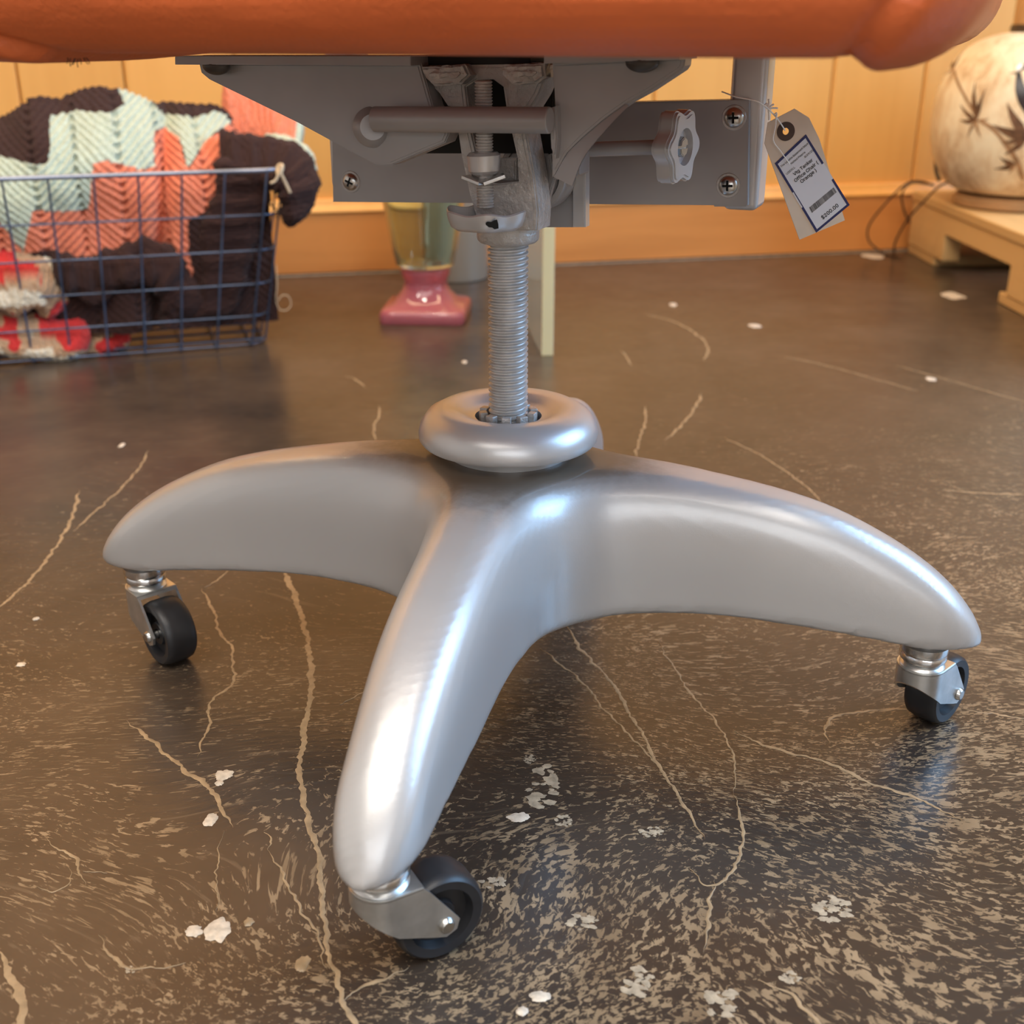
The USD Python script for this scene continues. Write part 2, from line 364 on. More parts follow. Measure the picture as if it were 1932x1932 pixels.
def run(prof, x0, x1):                                            # profile (depth from the wall, height) swept along the wall
    m = trimesh.creation.extrude_polygon(sg.Polygon(prof), x1 - x0, engine='earcut')
    v = m.vertices.copy(); m.vertices = np.stack([v[:, 2] + x0, -v[:, 0], v[:, 1]], -1); m.invert() if m.volume < 0 else None
    return m
obj('board', run([(0, .004), (.017, .004), (.017, .116), (.015, .119), (0, .119)], -2.5, 3.3), MATS['baseboard_wood'], bb, smooth=False)
obj('cap_moulding', run([(0, .1195), (.020, .1195), (.0215, .122), (.0205, .126), (.014, .131), (.0115, .137), (.011, .142), (.0085, .145), (0, .145)], -2.5, 3.3), MATS['panel_wood'], bb, smooth=40)
obj('dust_line', run([(.017, .0003), (.030, .0003), (.027, .0018), (.018, .0022)], -2.5, 3.3), MATS['dust_line'], bb, smooth=False)

obj('ceiling', box(-3.2, 3.4, -3.0, 3.6, 2.7, 2.8), MATS['ceiling_white'], smooth=False, kind='structure')
obj('wall_left', box(-3.1, -3.0, -3.0, 2.0, 0, 2.7), MATS['wall_plaster'], smooth=False, kind='structure')
obj('wall_right', cat_([box(3.0, 3.1, 2.0, 3.3, 0, 2.7), box(3.0, 3.1, -3.0, 0, 0, 2.7), box(3.0, 3.1, 0, 2.0, 0, .9), box(3.0, 3.1, 0, 2.0, 2.5, 2.7)]), MATS['wall_plaster'], smooth=False, kind='structure')
obj('wall_front', box(-3.1, 3.1, -3.0, -2.9, 0, 2.7), MATS['wall_plaster'], smooth=False, kind='structure')

# ------------------------------------------------------------------ cracks and paint spots of the floor
def crack(px, wpx, name='crack', m='crack_fill', taper=True):
    p = spline(np.array(px, float), 10)
    q = np.array([G(x, y) for x, y in p])[:, :2]
    d = np.r_[0, np.cumsum(np.linalg.norm(np.diff(q, axis=0), axis=1))]
    n = max(8, int(d[-1] / .0015)); s = np.linspace(0, d[-1], n)
    q = np.stack([np.interp(s, d, q[:, k]) for k in (0, 1)], -1)
    dep = q[:, 1] * CP + H * SP; w = .5 * wpx * dep / F
    nz = meshkit.fbm(np.stack([q[:, 0] * 160, q[:, 1] * 160, np.full(n, wpx)], -1), 3, 3)
    nz2 = meshkit.noise(np.stack([q[:, 0] * 420, q[:, 1] * 420, np.full(n, wpx + 5)], -1), 8); w = w * (.2 + 1.1 * nz + .5 * nz2)
    if taper: w = w * np.clip(np.minimum(np.arange(n), np.arange(n)[::-1]) / 15.0, .08, 1)
    t = np.gradient(q, axis=0); t /= np.linalg.norm(t, axis=1, keepdims=True); nn = np.stack([-t[:, 1], t[:, 0]], -1)
    off = (meshkit.fbm(np.stack([q[:, 0] * 90, q[:, 1] * 90, np.full(n, 9.3)], -1), 3, 5) - .5)[:, None] * nn * .007 + (meshkit.noise(np.stack([q[:, 0] * 330, q[:, 1] * 330, np.full(n, 2.3)], -1), 6) - .5)[:, None] * nn * .0018
    q = q + off
    A, B = q + nn * w[:, None], q - nn * w[:, None]
    v = np.vstack([np.c_[A, np.full(n, .0001)], np.c_[q, np.full(n, .0005)], np.c_[B, np.full(n, .0001)]])
    f = []
    for i in range(n - 1):
        for o in (0, n): f += [[o + i, o + n + i, o + n + i + 1], [o + i, o + n + i + 1, o + i + 1]]
    obj(name, trimesh.Trimesh(v, f, process=False), MATS[m], floor, smooth=True)
for px, w in [
    ([(535, 1072), (550, 1110), (578, 1200), (587, 1290), (575, 1390), (565, 1430), (565, 1475), (585, 1560), (597, 1600), (606, 1670), (618, 1790), (650, 1890), (700, 1985)], 10),
    ([(380, 1110), (398, 1140), (415, 1190), (437, 1230), (437, 1290), (400, 1320), (395, 1370), (370, 1430)], 5),
    ([(437, 1073), (410, 1095), (385, 1108)], 4),
    ([(150, 925), (130, 990), (100, 1040), (55, 1095), (-20, 1160)], 6),
    ([(280, 850), (265, 880), (225, 925), (180, 965), (140, 1003)], 4),
    ([(240, 1360), (290, 1400), (345, 1450), (395, 1490), (415, 1520), (440, 1562)], 8),
    ([(508, 1600), (530, 1650), (570, 1720), (605, 1780), (612, 1830)], 5),
    ([(500, 1570), (515, 1585), (508, 1605)], 9),
    ([(185, 1765), (205, 1803), (250, 1825), (310, 1826), (350, 1815)], 7),
    ([(-10, 1785), (15, 1830), (35, 1880), (42, 1920), (30, 1990)], 15),
    ([(1065, 1180), (1110, 1240), (1160, 1300), (1220, 1400), (1250, 1460), (1300, 1530), (1328, 1585)], 6),
    ([(1020, 1225), (1080, 1270), (1150, 1350), (1220, 1420), (1250, 1460)], 4),
    ([(1385, 1380), (1460, 1412), (1560, 1440), (1650, 1480), (1740, 1512), (1815, 1548)], 7),
    ([(1240, 1210), (1290, 1290), (1340, 1350), (1370, 1390), (1388, 1450), (1385, 1500)], 4),
    ([(1385, 1500), (1400, 1560), (1395, 1610), (1370, 1660), (1330, 1665), (1300, 1640)], 6),
    ([(1345, 1660), (1338, 1740), (1322, 1795)], 8),
    ([(1570, 1405), (1555, 1375), (1580, 1352), (1640, 1342), (1740, 1338)], 6),
    ([(1815, 1340), (1870, 1346), (1960, 1362)], 5),
    ([(1218, 765), (1216, 800), (1200, 850), (1203, 865)], 4),
    ([(1325, 742), (1305, 780), (1280, 808), (1253, 832)], 5),
    ([(1215, 592), (1280, 610), (1325, 640), (1336, 660), (1328, 682)], 4),
    ([(1480, 673), (1560, 690), (1650, 715), (1732, 738)], 3),
    ([(715, 765), (716, 785), (705, 805), (710, 835)], 4), ([(690, 732), (670, 715), (650, 710)], 4),
    ([(1170, 660), (1183, 675), (1194, 692)], 3),
    ([(418, 1570), (409, 1640), (407, 1725)], 2.5),
    ([(640, 1890), (690, 1860), (770, 1825)], 9),
    ([(1780, 925), (1850, 930), (1960, 934)], 6), ([(1365, 826), (1440, 862), (1510, 910), (1560, 955)], 3.5),
    ([(92, 1580), (100, 1600), (130, 1612), (155, 1650), (158, 1676)], 6), ([(158, 1642), (180, 1643), (200, 1650)], 4),
    ([(70, 1672), (100, 1682), (128, 1668), (130, 1640)], 6), ([(1690, 690), (1800, 720), (1940, 760)], 3),
    ([(640, 1330), (690, 1305), (720, 1290)], 4), ([(1430, 1850), (1500, 1880), (1580, 1990)], 9)]:
    crack(px, w)
def spot(x, y, rx, ry, m='paint_white', seed=0, name='paint_spot', hole=0.0):
    c = G(x, y)[:2]; k = 40; th = np.linspace(0, 2 * np.pi, k, endpoint=False)
    dep = c[1] * CP + H * SP; s = dep / F
    fy = 1 / max(.25, math.sin(math.atan2(H, c[1])))
    rr = .62 + .8 * meshkit.fbm(np.stack([np.cos(th) * 2.2, np.sin(th) * 2.2, np.full(k, seed * 3.7)], -1), 3, seed)
    v = [np.r_[c, .0011]]; f = []
    for q, z in ((.72, .0010), (1.0, .0002)):
        v += [np.r_[c[0] + rx * s * q * r * math.cos(t), c[1] + ry * s * fy * q * r * math.sin(t), z] for r, t in zip(rr, th)]
    for i in range(k):
        j = (i + 1) % k; f += [[0, 1 + i, 1 + j], [1 + i, 1 + k + i, 1 + k + j], [1 + i, 1 + k + j, 1 + j]]
    obj(name, trimesh.Trimesh(np.array(v), f, process=False), MATS[m], floor, smooth=True)
def patch(x, y, rx, ry, seed):                                      # a worn patch: a cluster of small flakes of the same paint
    rg = np.random.default_rng(seed); vs, fs, n0_ = [], [], 0
    for _ in range(26):
        r_, t_ = math.sqrt(rg.random()), rg.random() * 6.283; cx_, cy_ = x + rx * 1.15 * r_ * math.cos(t_), y + ry * 1.15 * r_ * math.sin(t_)
        c = G(cx_, cy_)[:2]; k = 14; th = np.linspace(0, 2 * np.pi, k, endpoint=False); s_ = (c[1] * CP + H * SP) / F * rg.uniform(.10, .34) * (rx * ry) ** .5
        rr = .35 + 1.3 * meshkit.fbm(np.stack([np.cos(th) * 2.4, np.sin(th) * 2.4, np.full(k, rg.random() * 50)], -1), 3, 1); an = -.3 + rg.normal() * .5
        ex_, ey_ = rr * np.cos(th) * s_ * 1.5, rr * np.sin(th) * s_; z_ = .0004 + .0001 * rg.random()
        v = np.stack([c[0] + ex_ * math.cos(an) - ey_ * math.sin(an), c[1] + ex_ * math.sin(an) + ey_ * math.cos(an), np.full(k, .0001)], -1)
        vs += [np.r_[c, z_][None], v]; fs += [[n0_, n0_ + 1 + j, n0_ + 1 + (j + 1) % k] for j in range(k)]; n0_ += k + 1
    obj('paint_patch', trimesh.Trimesh(np.vstack(vs), fs, process=False), MATS['paint_grey'], floor, smooth=True)
for i, a in enumerate([(424, 1462, 17, 10), (414, 1478, 8, 5), (398, 1547, 13, 12), (366, 1757, 16, 11), (412, 1755, 24, 21), (1022, 1482, 26, 38, 'paint_grey'), (1000, 1432, 10, 7, 'paint_grey'),
        (978, 1542, 20, 9), (1064, 1548, 14, 10, 'paint_grey'), (1570, 1715, 30, 20, 'paint_grey'), (1200, 1850, 26, 24, 'paint_grey'), (1018, 1880, 20, 10), (1100, 1740, 24, 14, 'paint_grey'), (1648, 484, 19, 7), (1796, 558, 21, 8),
        (1425, 615, 12, 4), (1270, 575, 7, 4), (1755, 715, 9, 4), (985, 1908, 12, 8), (1362, 1892, 26, 26, 'paint_grey'), (40, 1254, 8, 4), (68, 1168, 6, 3), (876, 683, 5, 3), (1490, 1845, 16, 10, 'paint_grey'), (230, 840, 5, 4),
        (245, 1830, 9, 6, 'paint_grey'), (570, 1820, 13, 16, 'crack_fill'), (470, 1740, 9, 8, 'crack_fill'), (930, 1665, 20, 9, 'paint_grey'), (1225, 1570, 20, 9, 'paint_grey')]):
    if len(a) > 4 and a[4] == 'paint_grey': patch(*a[:4], seed=i)
    else: spot(*a[:4], a[4] if len(a) > 4 else 'paint_white', seed=i)

# ------------------------------------------------------------------ the chair
C = np.array([-.0025, .753, 0]); PSI = -math.radians(22)
U = np.array([math.cos(PSI), math.sin(PSI), 0]); V = np.array([-U[1], U[0], 0])
chair = thing('office_chair', C, PSI, label='silver office chair on casters with orange leather seat in the centre', cat='office chair')
def L(x, y, b):                                                    # pixel -> chair-local point on the plane local y = b
    q = plane_hit(x, y, C + V * b, V) - C
    return np.array([q @ U, b, q[2]])
def L2(pts, b): return [(p[0], p[2]) for p in (L(x, y, b) for x, y in pts)]
def slab(pts, b0, b1, bev=.0015, ref=None):
    """outline (pixels, on the plane b0) extruded from b0 back to b1; chair-local."""
    m = prism(sg.Polygon(L2(pts, b0 if ref is None else ref)), 0, b1 - b0, bev)
    v = m.vertices.copy(); m.vertices = np.stack([v[:, 0], b1 - v[:, 2], v[:, 1]], -1); return m
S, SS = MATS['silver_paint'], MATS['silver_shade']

# base: four arched legs blended into a hub
zr = np.array([-.01, .05, .10, .15, .208, .258, .294, .315, .326, .345]); zv = np.array([.1850, .1845, .1820, .1755, .163, .142, .118, .096, .078, .058])
br = np.array([-.01, .06, .10, .15, .20, .25, .28, .35]); bv = np.array([.076, .081, .087, .089, .086, .080, .0755, .073])
from scipy.interpolate import PchipInterpolator as PC
ZT, ZB, WD = PC(zr, zv), PC(br, bv), PC([-.01, .06, .12, .2, .285, .35], [.006, .0125, .0215, .0262, .0225, .019])
h = .0029; ax = np.arange(-.34, .3405, h); az = np.arange(.056, .208, h)
X, Y, Z = np.meshgrid(ax, ax, az, indexing='ij')
xa, ya = np.meshgrid(ax, ax, indexing='ij')
def plan(r, y):                                                    # signed distance to one pair of legs, seen from above
    w = WD(r) * np.sqrt(np.clip(1 - (np.clip(r - .285, 0, None) / .0385) ** 2, 1e-4, 1))
    return np.abs(y) - w
D1, D2 = np.clip(plan(np.abs(xa), ya), -.05, .3), np.clip(plan(np.abs(ya), xa), -.05, .3)
k = .064; e1, e2 = np.exp(-D1 / k), np.exp(-D2 / k)
D = -k * np.log(e1 + e2) ; sn_ = np.clip(1 + D / .024, 0, None)
rw = (np.abs(xa) * e1 ** 2 + np.abs(ya) * e2 ** 2) / (e1 ** 2 + e2 ** 2)
zbm = ZB(np.hypot(xa, ya)); ztm = np.maximum(ZT(rw), zbm + .003)
tq = np.clip((Z - zbm[..., None]) / (ztm - zbm)[..., None], 0, None)
FF = ((sn_[..., None] ** 2.3 + tq ** 4.6) ** (1 / 2.3) - 1) * .026
bot = zbm[..., None] - Z; kk = .007; hh = np.clip(.5 + .5 * (FF - bot) / kk, 0, 1); FF = bot * (1 - hh) + FF * hh + kk * hh * (1 - hh)
base = surface_nets(FF, np.array([ax[0], ax[0], az[0]]), h)
trimesh.smoothing.filter_taubin(base, iterations=8)
BROT = math.atan2(-.213, .977) - PSI
Rz = lambda a: np.array([[math.cos(a), -math.sin(a), 0], [math.sin(a), math.cos(a), 0], [0, 0, 1]])
base.vertices[:, 0] += .010 * base.vertices[:, 1]
base.vertices[:, :2] *= .992
base = T(base, Rz(BROT), (.0015, 0, 0))
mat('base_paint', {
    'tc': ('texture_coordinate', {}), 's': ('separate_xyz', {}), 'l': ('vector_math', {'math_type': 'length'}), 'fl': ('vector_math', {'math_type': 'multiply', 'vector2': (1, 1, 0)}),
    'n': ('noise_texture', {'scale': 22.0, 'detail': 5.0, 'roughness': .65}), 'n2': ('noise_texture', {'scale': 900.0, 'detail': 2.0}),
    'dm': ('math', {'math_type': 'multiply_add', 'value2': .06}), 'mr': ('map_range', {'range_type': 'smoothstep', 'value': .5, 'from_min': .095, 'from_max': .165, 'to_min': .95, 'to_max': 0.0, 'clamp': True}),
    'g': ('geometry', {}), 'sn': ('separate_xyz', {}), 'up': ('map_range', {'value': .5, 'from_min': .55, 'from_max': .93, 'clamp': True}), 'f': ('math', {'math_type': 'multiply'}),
    'c': ('mix', {'color1': (.51, .50, .492), 'color2': (.105, .074, .047)}),  # second colour: darker brown on upward faces near the hub
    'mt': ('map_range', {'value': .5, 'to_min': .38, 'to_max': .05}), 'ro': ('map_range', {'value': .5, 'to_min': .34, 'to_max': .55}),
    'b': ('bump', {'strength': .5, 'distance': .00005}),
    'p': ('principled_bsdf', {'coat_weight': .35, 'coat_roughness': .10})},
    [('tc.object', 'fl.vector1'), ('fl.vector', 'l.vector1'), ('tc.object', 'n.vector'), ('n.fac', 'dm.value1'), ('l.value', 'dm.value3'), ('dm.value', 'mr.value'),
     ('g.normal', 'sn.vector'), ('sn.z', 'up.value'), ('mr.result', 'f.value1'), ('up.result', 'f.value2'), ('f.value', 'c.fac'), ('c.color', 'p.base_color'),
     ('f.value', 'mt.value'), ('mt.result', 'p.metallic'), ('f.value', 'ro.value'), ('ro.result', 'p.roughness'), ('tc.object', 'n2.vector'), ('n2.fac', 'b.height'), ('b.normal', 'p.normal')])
obj('base', base, MATS['base_paint'], chair, smooth=True, label='silver four-legged star base with brown hub')
ring = lathe([(.030, .176), (.041, .176), (.042, .1925), (.0592, .1945), (.0606, .1965), (.0608, .2005), (.0593, .2065), (.0548, .2125), (.0475, .2165), (.0410, .2172), (.035, .2160), (.0295, .2128), (.0255, .2112), (.0225, .2105), (.0220, .188)], 96)
obj('hub_cap', ring, S, chair, smooth=35, label='domed silver ring over the hub')
nut = lathe([(.0125, .194), (.0195, .194), (.0195, .2085), (.0125, .2085)], 48, True)
lug = [T(box(.0145, .0198, -.0032, .0032, .204, .2145, .0008), Rz(a)) for a in np.linspace(0, 2 * np.pi, 10, endpoint=False)]
obj('castle_nut', cat_([nut] + lug), MATS['cast_metal'], chair)
# threaded post
pitch, n_t = .0037, 48; zs0, zs1 = .198, .338
turns = int((zs1 - zs0) / pitch); prof = [(.0113, 0), (.0116, .18), (.0131, .36), (.0131, .62), (.0116, .82)]
rows = [(r, zs0 + (t + f) * pitch) for t in range(turns) for r, f in prof]
th = np.linspace(0, 2 * np.pi, n_t + 1)
rr = np.array(rows); v = np.stack([rr[:, :1] * np.cos(th), rr[:, :1] * np.sin(th), rr[:, 1:] + pitch * ((th + 1.6) / (2 * np.pi))[None]], -1)
post = trimesh.Trimesh(v.reshape(-1, 3), grid_faces(len(rr), n_t + 1), process=False)
obj('threaded_post', post, MATS['post_metal'], chair, smooth=35)

# casters: stem position from the base, trailing direction of the wheel in the room
def caster(stem, trail):
    az = math.atan2(trail[1], trail[0]) - PSI
    loc = (np.array([stem[0], stem[1], 0]) - C)
    loc = (loc @ U, loc @ V, 0)
    c = thing('caster', loc, az, chair)
    e, R, w, hz = .0285, .0255, .0240, .0255
    prof = [(.004, -w / 2 + .003), (.0085, -w / 2 + .003), (.0095, -w / 2 + .006), (.0165, -w / 2 + .006), (.018, -w / 2 + .0005), (.0228, -w / 2), (.0246, -w / 2 + .0018), (.0255, -w / 2 + .006)]
    prof = prof + [(r, -z) for r, z in prof[::-1]]
    wh = lathe(prof + [(.004, w / 2 - .003), (.004, -w / 2 + .003)], 72)
    wh = T(wh, np.array([[1, 0, 0], [0, 0, 1], [0, -1, 0]]), (e, 0, hz))
    obj('wheel', wh, MATS['black_rubber'], c, smooth=35, label='black rubber wheel')
    zt = .0535
    arm = sg.Polygon([(-.019, zt), (.0165, zt), (.0195, zt - .003), (e + .0078, hz + .001), (e + .006, hz - .005), (e, hz - .0077), (e - .006, hz - .0055), (.002, zt - .025), (-.010, zt - .015), (-.019, zt - .0065)]).buffer(.001).buffer(-.001)
    capsule = sg.Point(0, 0).buffer(.0162, 24).union(sg.box(0, -.0162, e + .012, .0162))
    inner = capsule.buffer(-.0019).union(sg.box(.01, -.0143, e + .02, .0143))
    am = prism(arm, -.03, .03); v = am.vertices.copy(); am.vertices = np.stack([v[:, 0], -v[:, 2], v[:, 1]], -1)
    body = (man(prism(capsule, .0, zt)) ^ man(am)) - man(prism(inner, -.01, zt - .0016))
    plate = (man(prism(capsule.intersection(sg.box(-.05, -.05, .0165, .05)), zt - .001, zt + .0012, .0005)))
    pieces = [tri(body), tri(plate)]
    dome = lathe([(0, zt + .0046), (.0112, zt + .0044), (.0138, zt + .003), (.0152, zt + .0010)], 48)
    obj('fork', cat_(pieces + [dome]), MATS['zinc'], c, smooth=35, label='zinc plated fork')
    obj('raceway', lathe([(0, zt + .004), (.0125, zt + .004), (.0152, zt + .0058), (.0158, zt + .0085), (.0148, zt + .0105), (.0152, zt + .0112), (.0160, zt + .013), (.0160, zt + .0175), (.0125, zt + .019), (.0125, zt + .027), (0, zt + .027)], 48), MATS['bright_zinc'], c, smooth=40)
    rv = [cyl((e, s * .0158, hz), (e, s * .0188, hz), .0046, 28, .0040, .0008) for s in (-1, 1)]
    obj('axle_rivet', cat_(rv + [cyl((e, -.0165, hz), (e, .0165, hz), .0032, 16)]), MATS['screw_steel'], c)
uR = np.array([math.cos(BROT + PSI), math.sin(BROT + PSI)]); uB = np.array([-uR[1], uR[0]])
for s, tr in ((-uR, (.67, -.74)), (-uB, (.84, .48)), (uR, (.72, .69)), (uB, (-.7, .7))):
    caster(C[:2] + s * .287 + uR * (.010 * .287 * (s @ uB)), tr)

# seat cushion with folded corner flaps
SA0, SA1, SB0, SB1 = -.275, .264, -.248, .22
ZC = .4785; cr_p, rb, rt = .060, .024, .036
hull = []
for sx, sy in ((SA0 + cr_p, SB0 + cr_p), (SA1 - cr_p, SB0 + cr_p), (SA0 + cr_p, SB1 - cr_p), (SA1 - cr_p, SB1 - cr_p)):
    for an in np.linspace(0, 2 * np.pi, 32, endpoint=False):
        for r_, z_ in ((rb, .4385 + rb), (rt, .540 - rt)):
            hull.append(m3.Manifold.sphere(r_, 32).translate((sx + (cr_p - r_) * math.cos(an), sy + (cr_p - r_) * math.sin(an), z_)))
ico = tri(m3.Manifold.batch_hull(hull).refine_to_length(.0045)); ico.merge_vertices()
P = np.array(ico.vertices)
wall_n = np.clip((P[:, 2] - .4385) / .1, 0, 1)
P[:, :2] += (P[:, :2] - [(SA0 + SA1) / 2, (SB0 + SB1) / 2]) * (.030 * np.sin(np.pi * wall_n))[:, None]
P[:, 2] += np.where(P[:, 2] > .53, .012 * np.cos((P[:, 0] - .0025) / .2775 * 1.5) * np.cos((P[:, 1] + .014) / .234 * 1.5), 0) + .0022
d = P
nrm = ico.vertex_normals
f0, f1 = L(1690, 0, -.235), L(1592, 112, -.235); g0, g1 = L(-5, 66, -.235), L(125, 112, -.235)
def flap_side(p, q, inside):                                       # > 0 on the outer side of the fold line (a against z)
    t = np.array([q[0] - p[0], q[2] - p[2]]); t /= np.linalg.norm(t)
    f_ = lambda a, z: (a - p[0]) * t[1] - (z - p[2]) * t[0]
    return f_(P[:, 0], P[:, 2]) * np.sign(f_(inside[0], inside[2]))
fr, fl = flap_side(f0, f1, L(1720, 90, -.235)), flap_side(g0, g1, L(30, 125, -.235))
front = (lambda t: t * t * (3 - 2 * t))(np.clip((-.02 - P[:, 1]) / .15, 0, 1)) * (lambda t: t * t * (3 - 2 * t))(np.clip((.545 - P[:, 2]) / .05, 0, 1))
ss = lambda x, a, b: (lambda t: t * t * (3 - 2 * t))(np.clip((x - a) / (b - a), 0, 1))
low = 1.0
fold = (ss(fr, -.002, .008) * np.exp(-np.clip(fr, 0, None) / .05) + ss(fl, 0, .004) * np.exp(-np.clip(fl, 0, None) / .05)) * front * low
groove = (np.exp(-(fr / .0025) ** 2) + np.exp(-(fl / .0025) ** 2)) * front * low
outw = P - np.array([(SA0 + SA1) / 2, (SB0 + SB1) / 2, .4765]); outw /= np.linalg.norm(outw, axis=1, keepdims=True)
outw[:, 2] *= 2.0
P = P + np.array(ico.vertex_normals) * (fold * .0055 - groove * .0025)[:, None]
wr = meshkit.fbm(np.stack([P[:, 0] * 14, P[:, 1] * 14, P[:, 2] * 60], -1), 4, 4) - .5
P = P + outw * (wr * .0022)[:, None]
obj('seat', trimesh.Trimesh(P, ico.faces, process=False), MATS['leather'], chair, smooth=True, label='orange leather seat cushion with folded corners')
fray = []
for i_, (x_, y_, x2, y2) in enumerate([(128, 112, 126, 119), (133, 113, 133, 124), (140, 114, 138, 121), (147, 114, 147, 126), (150, 113, 153, 120), (158, 112, 166, 120), (162, 112, 169, 119), (143, 113, 135, 122)]):
    a_, b_ = L(x_, y_ - 3, -.222), L(x2, y2 + 1, -.224); fray.append(tube(spline([a_, (a_ + b_) / 2 + [.0004 * (-1) ** i_, 0, 0], b_], 5), .00022, 5))
obj('frayed_threads', cat_(fray), MATS['cord_black'], chair, smooth=True, label='short frayed dark threads under the left corner')

# mounting brackets under the seat
lb = slab([(352, 117), (374, 121), (378, 138), (392, 150), (560, 232), (690, 303), (712, 314), (738, 312), (790, 290), (838, 270), (846, 252), (815, 200), (792, 118)], -.040, -.022, .002)
boss = cyl(L(703, 240, -.038), L(703, 240, -.0455), .0120, 48, .0100, .0025)
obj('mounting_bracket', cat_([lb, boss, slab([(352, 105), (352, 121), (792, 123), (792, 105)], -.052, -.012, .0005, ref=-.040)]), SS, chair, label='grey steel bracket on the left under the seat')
rbk = slab([(1040, 118), (1292, 106), (1290, 124), (1284, 133), (1225, 172), (1185, 194), (1140, 226), (1100, 260), (1070, 290), (1047, 331), (1040, 335), (1040, 250), (1046, 200)], -.040, -.022, .002)
arc = np.array([L(x, y, -.040) for x, y in spline([(1180, 197), (1140, 227), (1100, 261), (1070, 291), (1045, 334)], 8)])
wdt = np.linspace(.002, .013, len(arc))
strip = np.concatenate([arc, arc + np.stack([wdt * .95, -wdt * .25, -wdt * .32], -1)]); n_ = len(arc)
sf = [];
for i in range(n_ - 1): sf += [[i, i + 1, n_ + i + 1], [i, n_ + i + 1, n_ + i]]
sm = trimesh.Trimesh(strip, sf, process=False); back = sm.copy(); back.apply_translation([0, .0015, 0]); back.invert()
boss2 = slab([(1034, 205), (1048, 200), (1050, 260), (1046, 300), (1038, 280)], -.048, -.036, .002)
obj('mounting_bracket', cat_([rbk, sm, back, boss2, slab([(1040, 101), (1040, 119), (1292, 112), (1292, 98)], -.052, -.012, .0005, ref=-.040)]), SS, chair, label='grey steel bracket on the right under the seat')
for x, y in ((408, 124), (1212, 117)):
    p = L(x, y, -.046); m = trimesh.creation.icosphere(3); m.vertices = m.vertices * [.0095, .006, .0055] + p
    obj('bolt_head', m, MATS['dark_hole'], chair, smooth=True)  # dome standing in for a slot hole, the hole's darkness in its colour
obj('cross_rod', cyl(L(706, 225, -.055), L(1038, 227, -.055), .0072, 40, None, .0006), SS, chair)
for pts in ([(770, 250), (780, 250), (784, 268), (776, 275), (771, 270)], [(808, 250), (815, 250), (812, 262), (806, 262)], [(767, 168), (778, 168), (778, 200), (768, 203)]):
    obj('tab', slab(pts, -.012, -.006, .0008), MATS['cast_metal'], chair)
obj('seat_board', slab([(780, 104), (1000, 104), (1000, 121), (780, 125)], -.029, .03, .0005), MATS['dark_gap'], chair)  # added slab over the gap under the seat, shade put into its colour
obj('rear_box', slab([(700, 122), (1044, 120), (1044, 290), (700, 290)], .015, .03, .002), MATS['dark_gap'], chair)  # near-black slab for the shaded hollow behind the yoke, shade in its colour

# yoke casting, tension screw and its hand wheel
yo = sg.Polygon(L2([(788, 124), (800, 121), (1018, 118), (1026, 124), (1028, 147), (1014, 180), (999, 204), (992, 255), (1006, 330), (1014, 400), (1012, 436), (896, 436), (895, 405), (884, 368), (868, 292), (862, 250), (868, 205), (842, 200), (826, 176), (800, 152)], -.030))
hole = sg.Polygon(L2([(877, 164), (898, 151), (928, 150), (947, 164), (953, 205), (964, 255), (974, 300), (976, 343), (938, 347), (915, 345), (900, 300), (886, 240)], -.030))
def slab2(poly, b0, b1, bev):
    m = prism(poly, 0, b1 - b0, bev); v = m.vertices.copy(); m.vertices = np.stack([v[:, 0], b1 - v[:, 2], v[:, 1]], -1); return m
yk = slab2(yo.difference(hole), -.030, -.004, .0025)
def rough(m, amp, ln=.0016, f=260, seed=1):
    q = tri(man(m).refine_to_length(ln)); q.merge_vertices(); q.vertices = q.vertices + np.array(q.vertex_normals) * ((meshkit.fbm(q.vertices * f, 3, seed) - .5) * 2 * amp)[:, None]; return q
brow = cat_([rough(slab([(789, 127), (872, 122), (884, 142), (866, 160), (815, 163), (798, 148)], -.042, -.026, .004), .0011), rough(slab([(946, 122), (1023, 120), (1025, 146), (1008, 158), (965, 160), (943, 142)], -.042, -.026, .004), .0011, seed=2)])
obj('yoke_casting', cat_([yk, brow]), MATS['cast_metal'], chair, label='rough cast yoke between seat and post')
obj('web_block', slab([(930, 300), (976, 296), (976, 346), (930, 346)], -.012, -.006, .002), MATS['cast_metal'], chair)
cz0, cz1 = L(954, 466, -.0195)[2], L(954, 432, -.0195)[2]
obj('collar', lathe([(.012, cz0), (.0180, cz0), (.0193, cz0 + .0012), (.0199, cz0 + .003), (.0198, cz1 + .002), (.0185, cz1 + .004), (.012, cz1 + .004)], 64, True), MATS['cast_metal'], chair, smooth=40, label='rough cast collar at the top of the post')
sx0, sx1 = L(912, 150, -.042), L(916, 392, -.042)
def thread(p, q, r, pitch):
    Ln = np.linalg.norm(np.subtract(q, p)); k = int(Ln / pitch); pr = [(0, 0)]
    for i in range(k): pr += [(r * .86, i * pitch), (r, (i + .35) * pitch), (r, (i + .6) * pitch), (r * .86, (i + .95) * pitch)]
    m = lathe(pr + [(0, k * pitch)], 32); z = np.subtract(q, p) / Ln
    m.apply_transform(trimesh.geometry.align_vectors([0, 0, 1], z)); m.apply_translation(p); return m
obj('tension_screw', thread(sx1, sx0, .0052, .0017), MATS['cast_metal'], chair, smooth=35)
p0, p1 = L(914, 328, -.042), L(912, 287, -.042)
obj('screw_sleeve', cyl(p0, p1, .0092, 40, .0100, .0018), S, chair)
vw = [L(880, 330, -.046), L(882, 336, -.046), L(911, 349, -.051), L(911, 342, -.051), L(951, 329, -.046), L(951, 337, -.046)]
